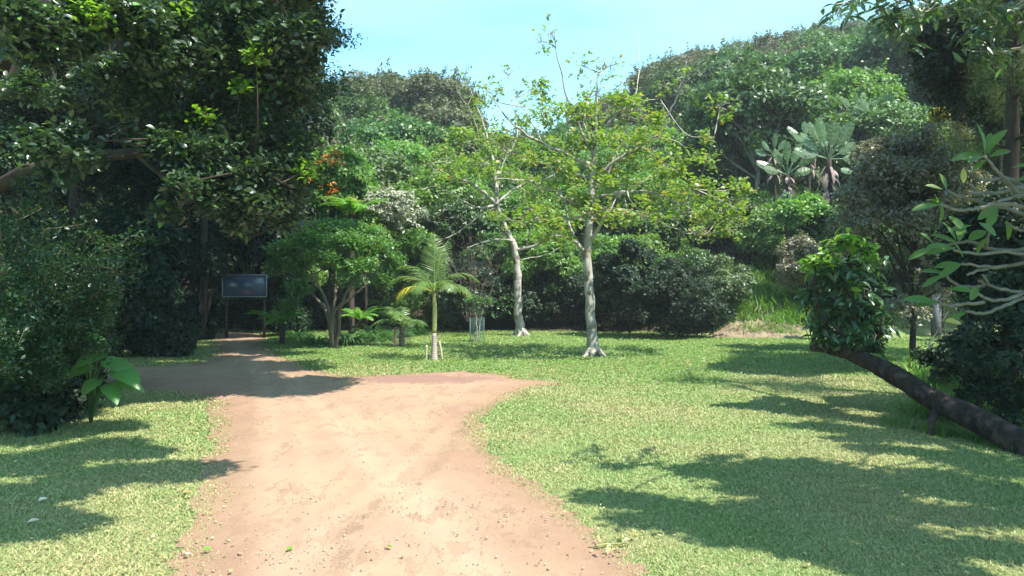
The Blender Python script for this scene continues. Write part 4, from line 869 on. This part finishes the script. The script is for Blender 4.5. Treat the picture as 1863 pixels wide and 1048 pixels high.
dk = tuft('long_grass', 'clump of long dark grass in the shade beyond the leaning trunk', 'dark grass clumps at the right', 130, .6, .008, M_gr, .25)
first = True
for i in range(46):
    px = rng.uniform(1660, 1960); D = rng.uniform(11, 17.5)
    if px < 1700 and D < 13.5: continue
    loc = ((px-CX)/F*D, D, 0)
    if first: dk.location = loc; first = False
    else:
        c = dk.copy(); C.objects.link(c); c.location = loc; c.rotation_euler = (0, 0, rng.uniform(0, 6)); s = rng.uniform(.6, 1.3); c.scale = (s, s, s)
# eroded soil bank at the foot of the grassy rise
mb = MB(); pts = []
n1_, n2_ = 60, 8
for i in range(n1_):
    px = 1295+(1465-1295)*i/(n1_-1)
    for j in range(n2_):
        D = 26.6+j*.22; x = (px-CX)/F*D; e = math.sin(math.pi*i/(n1_-1))**.4; z = .02+e*(.30*(j/(n2_-1))**.6+rng.normal(0, .03)) if j else -.02
        pts.append((x, D, z+float(H(x, D))*.6))
idx = np.array([(i*n2_+j, (i+1)*n2_+j, (i+1)*n2_+j+1, i*n2_+j+1) for i in range(n1_-1) for j in range(n2_-1)])
mb.add(pts, [idx]); struct(mb.build('soil_bank', flatmat('bank_soil', (.17,.125,.08), .95, .35, 4), smooth=True))

# ------------------------------------------------------------ frangipani at the right
g = np.array([6.0, 7.0, 0]); D = 6.6
t = thing('frangipani', 'frangipani with thick pale stubby branches and a few large leaves at the right edge', 'tree', g)
tr = MB(); hub = at(1990, 420, 6.8); hub2 = at(2000, 560, 6.9)
def tb(P, r): tube(tr, np.array(P)-g, r, 9, 5, jit=.004, bump=.05)
tb([g+[0,0,-.1], g+[-.2,0,.8], at(2040, 600, 6.9), hub2, hub], [.13,.11,.09,.075,.06])
BR = [([(1792,284),(1812,308),(1836,332),(1856,352),(1900,390)],-.2), ([(1753,305),(1775,324),(1800,328),(1838,325),(1863,340)],.1), ([(1762,351),(1792,352),(1822,350),(1850,342),(1890,352)],-.1), ([(1765,335),(1778,350)],-.1),
      ([(1722,347),(1745,356),(1772,364),(1800,372),(1850,385),(1910,410)],.0), ([(1711,372),(1742,383),(1778,379),(1820,372),(1870,380),(1920,420)],-.3), ([(1815,368),(1846,358),(1880,350),(1930,380)],-.35), ([(1824,325),(1840,345),(1856,352)],.15),
      ([(1705,450),(1760,440),(1800,452),(1863,455),(1950,440)],.2), ([(1735,455),(1780,462),(1830,458),(1880,462),(1960,450)],.0), ([(1750,480),(1790,485),(1830,484),(1900,470),(1970,455)],.1), ([(1760,500),(1785,490),(1830,485)],.1),
      ([(1709,552),(1728,557),(1755,553),(1790,550)],.0), ([(1775,532),(1800,545),(1832,545),(1870,530),(1950,500)],-.1), ([(1755,566),(1790,570),(1830,556),(1870,538),(1950,520)],.1), ([(1780,512),(1812,523),(1863,532),(1940,520)],.15),
      ([(1787,500),(1800,520)],.1), ([(1800,420),(1795,450)],.0), ([(1830,405),(1863,420),(1930,430)],.0), ([(1720,500),(1745,520),(1790,520)],.25)]
tips = []
for pts, dz in BR:
    P = [at(x, y, D+dz+.15*i/len(pts)) for i, (x, y) in enumerate(pts)]; n = len(P)
    end = [.011, .0125, .014, .0155, .017, .019, .02][:n]
    if pts[-1][0] > 1880: P.append(hub if pts[-1][1] < 470 else hub2); end.append(.035)
    tb(P, end); tips.append((P[0], P[0]-P[1]))
tr.build('trunk', B_plu, t, True)
PL = (np.array([(0,0,0),(.25,.18,.03),(.45,.42,.05),(.5,.62,.04),(.3,.86,-.02),(0,1,-.08),(-.3,.86,-.02),(-.5,.62,.04),(-.45,.42,.05),(-.25,.18,.03),(0,.2,0),(0,.42,0),(0,.62,-.02),(0,.85,-.06)], float),
      [(0,1,10),(1,2,11,10),(2,3,12,11),(3,4,13,12),(4,5,13),(0,10,9),(9,10,11,8),(8,11,12,7),(7,12,13,6),(6,13,5)])
LV = [(1792,284,-8,-45,.27,0),(1790,280,35,-60,.24,0),(1798,282,10,-50,.20,0),(1788,280,-75,12,.26,0),(1785,284,-70,22,.22,0),(1800,286,60,-22,.20,0),(1795,290,-40,30,.15,0),
      (1753,305,-10,40,.14,1),(1722,347,-8,-30,.15,0),(1715,345,-30,-8,.15,0),(1712,365,4,30,.19,0),(1711,372,-45,-12,.2,0),(1711,372,-60,10,.22,0),(1705,368,-25,-18,.15,0),(1815,372,-10,22,.22,0),(1815,370,-30,25,.2,0),
      (1840,305,70,-8,.26,0),(1850,330,50,-20,.22,0),(1745,445,-45,-25,.22,0),(1740,450,-60,10,.24,0),(1740,440,-10,-35,.2,0),(1745,440,25,-40,.2,0),(1735,450,-55,-5,.2,0),(1750,480,-55,5,.22,0),(1750,480,-45,25,.22,0),(1752,470,-30,-35,.18,0),
      (1709,552,-55,-10,.26,0),(1709,550,-45,5,.2,0),(1775,532,-40,-10,.18,0),(1778,520,-25,25,.18,0),(1760,568,-30,20,.2,0),(1750,590,-45,-10,.2,1),(1800,430,-10,35,.2,0),(1795,420,-45,15,.24,0),(1770,410,-40,10,.2,0),(1780,405,35,20,.2,0),
      (1720,500,-40,25,.2,0),(1722,498,-50,-8,.2,0),(1760,425,-30,-30,.2,0),(1830,400,20,40,.2,0),(1700,450,-40,20,.22,0),(1702,450,-30,-25,.2,0)]
mbs = [MB(), MB()]
for px, py, dx, dy, L, y in LV:
    b0 = at(px, py, D-.05+rng.normal(0, .1))-g; d = np.array([[dx, rng.normal(0, 25), -dy]]); mbs[0 if not y else 1] if 0 else None
    m = MB(); scatter(m, b0[None], d, np.array([[rng.normal(0, .4), -.6, .7]]), np.array([L]), np.array([L*.34]), PL); m.build('leaf', L_plu if not y else L_yel, t)

# ------------------------------------------------------------ paddle-leaved strelitzias on the slope
def paddle(base, tip, w, bend, mb, pet):
    base = np.array(base, float); tip = np.array(tip, float); n = 22; s = np.linspace(0, 1, n)[:, None]
    P = base+(tip-base)*s+np.array([0, 0, 1])*bend*np.sin(s*np.pi)*np.linalg.norm(tip-base); T = norm(np.gradient(P, axis=0))
    sd_ = norm(np.cross(T, [[.1, -1, .3]])); k = int(n*.38)
    tube(pet, P[:k+1], np.full(k+1, .03), 6, 1)
    q = P[k:]; T = T[k:]; sd_ = sd_[k:]; u = np.linspace(0, 1, len(q)); wd = w*np.sin(np.clip(u*.9+.06, 0, 1)*np.pi)**.6
    nr = np.cross(sd_, T)
    for sg in (1, -1):
        for i in range(len(q)-1):                            # each strip torn from its neighbour, as wind does
            gap = .92 if rng.random() < .35 else 1.0; j = rng.uniform(-.12, .12)
            a, b_ = q[i], q[i]+(q[i+1]-q[i])*gap
            mb.add([a, b_, b_+sg*sd_[i+1]*wd[i+1]+T[i]*.05+nr[i]*(j-.12)*wd[i], a+sg*sd_[i]*wd[i]+T[i]*.05+nr[i]*(j-.12)*wd[i]], [(0,1,2,3)])
def strelitzia(px, py, D, sc, lab, nleaf, trunk, gy, seed):
    r_ = np.random.default_rng(seed); c = at(px, py, D); g = np.array([c[0], D, float(H(c[0], D))]); hz_ = c[2]-g[2]
    t = thing('paddle_leaved_plant', lab, 'plant', g); tr = MB(); pet = MB()
    tube(tr, [(0,0,-.2), (0.05,0,hz_*.5), (0,0,hz_)], [.14*sc,.12*sc,.11*sc], 9, 6, bump=.12); tr.build('trunk', B_dark, t, True)
    for i in range(nleaf):
        f = (i/(nleaf-1)-.5)*2; a = f*1.35+r_.normal(0, .1); ln = (1.7 if abs(f) < .7 else 1.4)*sc*r_.uniform(.85, 1.1)
        tip = np.array([math.sin(a)*ln, r_.normal(-.2, .35)*ln*.6, hz_+math.cos(a)*ln]); mb = MB()
        paddle((0,0,hz_), tip, .24*sc, .0, mb, pet)
        o = mb.build('leaf', L_str, t)
    pet.build('stalks', L_str, t, True)
    if trunk:
        mb = MB(); 
        for i in range(26):
            a = r_.uniform(0, 6.28); z = hz_-r_.uniform(0, 1.6)*sc; P = np.array([math.cos(a)*.15, math.sin(a)*.15, z]); e = P+np.array([math.cos(a)*.35, math.sin(a)*.3, -r_.uniform(.3, .9)])*sc
            scatter(mb, P[None], (e-P)[None], np.array([[math.cos(a), math.sin(a), .4]]), np.array([np.linalg.norm(e-P)]), np.array([.16*sc]), ST)
        mb.build('dead_leaves', leafmat('dead_skirt', (.16,.10,.10), (.32,.24,.22), .8, .1, var=.1), t)
strelitzia(1508, 290, 30.0, .85, 'largest paddle-leaved plant, with a ragged trunk, on the right slope', 11, True, 0, 1)
strelitzia(1432, 318, 31.0, .7, 'small paddle-leaved plant left of the largest one', 7, True, 0, 2)
strelitzia(1592, 225, 36.0, .8, 'paddle-leaved plant upper right of the largest one', 7, True, 0, 3)
strelitzia(1562, 215, 38.0, .7, 'thin-trunked paddle-leaved plant behind the upper right one', 6, True, 0, 4)
strelitzia(1470, 262, 34.0, .6, 'small paddle-leaved plant between the largest one and the hill trees', 6, True, 0, 6)
strelitzia(1408, 285, 34.0, .5, 'leftmost small paddle-leaved plant on the right slope', 5, True, 0, 7)
strelitzia(1566, 315, 29.5, .5, 'smallest paddle-leaved plant low beside the grey-brown tree', 6, False, 0, 5)

# ------------------------------------------------------------ needle-leaved tree at the right edge
D = 13.0; g = np.array([(1840-CX)/F*D, D, 0]); t = thing('needle_leaved_tree', 'tall straight-trunked tree with feathery needle foliage at the right edge', 'tree', g)
tr = MB(); tube(tr, [(0,0,-.1),(0,0,2),(.02,0,5),(0,0,8.5)], [.16,.12,.09,.06], 12, 6, bump=.08); cen = []
for i in range(46):
    z = rng.uniform(3.9, 8.6); a = rng.uniform(0, 6.28); ln = rng.uniform(.6, 1.9) if math.cos(a) > 0 else rng.uniform(.5, 1.0); d = np.array([math.cos(a), math.sin(a), rng.uniform(-.1, .25)])
    e = np.array([0, 0, z])+d*ln; m = np.array([0, 0, z])+d*ln*.5+[0, 0, .1]; tube(tr, [(0, 0, z), m, e], [.03,.018,.005], 5, 3)
    for u in np.linspace(.45, 1.1, 7): cen.append(np.array([0, 0, z])+d*ln*u+rng.normal(0, .07, 3))
tr.build('trunk', B_dark, t, True); mb = MB(); cen = np.array(cen); N = len(cen)*90
c = np.repeat(cen, 90, 0)+rng.normal(0, .10, (N, 3)); dd = norm(rng.normal(0, 1, (N, 3))+[0, 0, .3])
scatter(mb, c, dd, rng.normal(0, 1, (N, 3)), rng.uniform(.08, .16, N), np.full(N, .005), DI); mb.build('crown', L_need, t)

# ------------------------------------------------------------ near tree overhead at the right (its twigs hang into the top right corner; it shades the lawn)
g = np.array([8.4, 4.6, 0]); t = thing('overhanging_tree', 'dark tree whose leafy twigs hang into the top right corner and shade the lawn', 'tree', g)
limbs = [([g+[0,0,-.2], g+[-.1,.1,2.0], g+[-.4,.3,4.0], g+[-.8,.5,5.4]], [.34,.27,.22,.18]),
         ([g+[-.4,.3,4.0], (7.4,5.6,5.0), (6.6,6.4,5.2), (6.0,7.0,5.3)], [.13,.1,.06,.015]), ([g+[-.6,.4,4.8], (7.2,4.6,5.8), (6.2,4.8,6.2)], [.12,.07,.02]),
         ([g+[-.6,.4,4.8], (8.2,7.6,6), (8.0,10.5,6.6), (7.6,13,7)], [.14,.11,.07,.03])]
pads = []
for px, py in ((1120,905),(1180,915),(1240,925),(1170,945),(1290,950),(1350,930),(1330,975),(1400,960),(1450,985),(1420,930),(1480,940),(1540,960),(1500,1000),(1560,1010),(1600,960),(1650,990),(1700,940),(1620,1040),(1700,1040),(1800,1000),(1800,940),
               (1290,858),(1340,862),(1400,850),(1450,865),(1390,875),(1480,850),(1520,890),(1570,870),(1480,900),(1580,910),(1640,880),(1640,930),(1700,870),(1760,900),(1820,860),(1750,840),(1850,900),(1680,1000),(1540,925),(1850,800),(1900,850),(1900,950),
               (1600,820),(1660,800),(1700,825),(1560,800)):
    z = rng.uniform(4.6, 5.6); c = caster(px, py, z); q = (HZ-(c[2]-CAMH)/c[1]*F)
    pads.append((c, (.42,.34,.22), 780))
for px, py in ((1380,740),(1430,745),(1480,752),(1530,760),(1580,765),(1630,770),(1480,775),(1550,785),(1620,790),(1680,760),(1740,770),(1680,745)):
    c = caster(px, py, 6.8); pads.append((c, (.5,.4,.25), 800))
def shadow_px(c):
    c = np.array(c); q = c-np.array(SUN)/SUN.z*c[2]; return CX+q[0]/q[1]*F, HZ+CAMH*F/q[1]
for px, py in ((1740,330),(1800,400),(1850,300),(1780,470),(1850,450),(1740,540),(1820,560),(1860,380)):  # unseen leaf pads added up-sun to put the frangipani in partial shade
    c = at(px, py, 6.7)+np.array(SUN)*3.6; pads.append((c, (.38,.34,.15), 330))
n_ = 0
while n_ < 16:
    q = (rng.uniform(6.5, 11.5), rng.uniform(5, 15), rng.uniform(5.2, 7.5)); a, b_ = shadow_px(q)
    if a < 1700 and not (a > 1560 and b_ > 880): continue
    n_ += 1; pads.append((q, (1.0,1.0,.5), 1800))
pads_tree(t, limbs, pads, .11, .42, LF, L_big, B_dark, k=6, twig=.012, sides=10, spread=.06)
tw = MB(); lv = []
for a in ([(1880,-60),(1780,-20),(1690,20),(1600,45)], [(1900,-30),(1830,30),(1780,60)], [(1760,-60),(1640,-20),(1560,5),(1520,8)], [(1700,-70),(1640,0),(1600,30)], [(1900,30),(1830,45),(1790,20)], [(1880,80),(1810,95),(1760,90)], [(1720,-60),(1680,20),(1630,75)]):
    P = [at(x, y, 7.3+rng.normal(0, .3)) for x, y in a]; q, _ = tube(tw, np.array(P)-g, np.linspace(.016, .004, len(P)), 6, 6, jit=.01); lv += [p for p in q[4:]]
tw.build('twigs', B_twig, t, True); lv = np.array(lv); mb = MB(); rosettes(mb, np.repeat(lv, 2, 0)+rng.normal(0, .05, (len(lv)*2, 3)), 4, .13, .25, LF, spread=.03, tilt=-.4); mb.build('hanging_leaves', L_big, t)
# tree beyond it whose shade lies across the back of the lawn
g = np.array([10.5, 18.5, 0]); t = thing('shade_tree', 'dark round-crowned tree beyond the right edge shading the back of the lawn', 'tree', g)
limbs = [([g+[0,0,-.2], g+[0,0,2], g+[-.3,0,4.5], g+[-.6,0,6]], [.3,.24,.18,.1]), ([g+[-.2,0,3.5], g+[-.6,-.4,5], g+[-1.0,-.6,5.8]], [.12,.08,.03])]
pads = []
for i in range(62):
    px = rng.uniform(1130, 1600); py = rng.uniform(628, 684)
    if py > 628+(px-1000)/600*48: continue
    c = caster(px, py, rng.uniform(5.6, 7.6)); 
    if (c[0]/c[1]*F+CX) < 1700: continue
    pads.append((c, (.9,.8,.5), 1300))
for i in range(14):
    q = g+[rng.uniform(-.6, 3), rng.uniform(-2, 2), rng.uniform(4.6, 7.6)]; a, b_ = shadow_px(q)
    if a > 1600 or b_ < 680: pads.append((q, (1.1,1,.6), 1500))
pads_tree(t, limbs, pads, .11, .5, DI, L_drk, B_dark, k=6, twig=.012)

# ------------------------------------------------------------ grey posts at the right
M_conc = flatmat('weathered_concrete', (.09,.09,.095), .9, .2, 6)
for px, w_, D, py0, lab in ((1773, 28, 25, 470, 'pale square concrete post behind the frangipani, wider of the two'), (1703, 13, 27, 535, 'narrow grey post left of the wider pale post')):
    mb = MB(); hw_ = w_/2/F*D; c = at(px, py0, D); boxm(mb, -hw_, -hw_, -.2, hw_, hw_, c[2])
    o = mb.build('concrete_post', M_conc); o.location = (c[0], D, 0); tag(o, lab, 'post')
# hanging dead twig in front
tw = MB(); P = [at(1726,565,6.3), at(1712,590,6.3), at(1700,612,6.3), at(1688,632,6.3)]; g = P[0]
q, _ = tube(tw, np.array(P)-g, [.004,.0035,.003,.002], 5, 6); o = tw.build('dead_twig', B_twig); o.location = g; tag(o, 'curly dried twig hanging below the frangipani branches', 'twig')
mb = MB(); rosettes(mb, q, 3, .035, .35, DI, spread=.01); mb.build('dry_leaves', L_dead, o)

# ------------------------------------------------------------ fallen leaves that stand out
def fallen(px, py, L, mat, lab, n=1, name='fallen_leaf', wr=.6, grp=None):
    g = gr(px, py)+[0,0,.045]; mb = MB(); a = rng.uniform(0, 6.28)
    scatter(mb, np.zeros((1, 3)), np.array([[math.cos(a), math.sin(a), .1]]), np.array([[.2, -.2, 1]]), np.array([L]), np.array([L*wr]), LF)
    o = mb.build(name, mat); o.location = g; tag(o, lab, 'leaf', grp)
L_pf = leafmat('pale_fallen', (.65,.55,.38), (.7,.6,.42), .6, .1, var=0); L_pk = leafmat('pink_fallen', (.6,.40,.32), (.62,.42,.33), .6, .1, var=0)
fallen(86, 915, .09, L_pf, 'pale cream fallen leaf on the left lawn')
fallen(72, 955, .10, L_pk, 'pinkish curled fallen leaf on the left lawn nearest the corner', wr=.45)
fallen(332, 905, .08, L_yel, 'yellow fallen leaf on the left lawn near the road edge')
fallen(343, 1020, .06, L_pf, 'light tan fallen leaf at the left edge of the road')
fallen(385, 1008, .07, L_new, 'green fallen leaf on the road, left of the middle'); fallen(532, 1006, .07, L_new, 'green fallen leaf in the middle of the road')
fallen(703, 1004, .06, L_new, 'small green fallen leaf on the right half of the road'); fallen(1162, 985, .08, L_yel, 'yellow fallen leaf on the grass right of the fallen sprig')
g = gr(1107, 998); mb = MB(); tube(mb, [(-.15,0,.01),(0,.02,.03),(.16,.05,.02)], [.005,.005,.003], 5, 3); c = np.column_stack([rng.normal(0, .09, (26, 2)), rng.uniform(.02, .06, 26)]); rosettes(mb, c, 1, .06, .5, LF, spread=.01, tilt=0)
o = mb.build('fallen_sprig', leafmat('sprig', (.22,.27,.08), (.45,.40,.20), .5, .2, var=0)); o.location = g; tag(o, 'heap of wilted yellow-green leaves at the right edge of the road', 'sprig')

# the leaning trunk rests in longer grass
for i in range(22):
    px = rng.uniform(1600, 1860); D = 11.6-(px-1600)/260*2.2+rng.normal(0, .18); c = tf.copy(); C.objects.link(c); c.location = ((px-CX)/F*D, D, 0); c.rotation_euler = (0, 0, rng.uniform(0, 6)); q_ = rng.uniform(.45, .8); c.scale = (q_, q_, q_); c['label'] = 'small tuft of longer grass along the foot of the leaning trunk'; c['group'] = 'grass tufts along the leaning trunk'

# ------------------------------------------------------------ thin scattering volume, added to lift the blacks the way lens veil does
mb = MB(); boxm(mb, -260, -30, -3.0, 260, 190, 70)
hm = bpy.data.materials.new('veil_volume'); hm.use_nodes = True; hn = hm.node_tree; hn.nodes.remove(hn.nodes['Principled BSDF'])
pv = hn.nodes.new('ShaderNodeVolumePrincipled'); pv.inputs['Color'].default_value = (.88,.94,1,1); pv.inputs['Density'].default_value = .0007; pv.inputs['Anisotropy'].default_value = .2
hn.links.new(pv.outputs[0], hn.nodes['Material Output'].inputs['Volume'])
hz_o = mb.build('veil_volume', hm); tag(hz_o, 'thin pale scattering volume added over lawn and hills to imitate lens veil', 'veil_volume', kind='stuff')
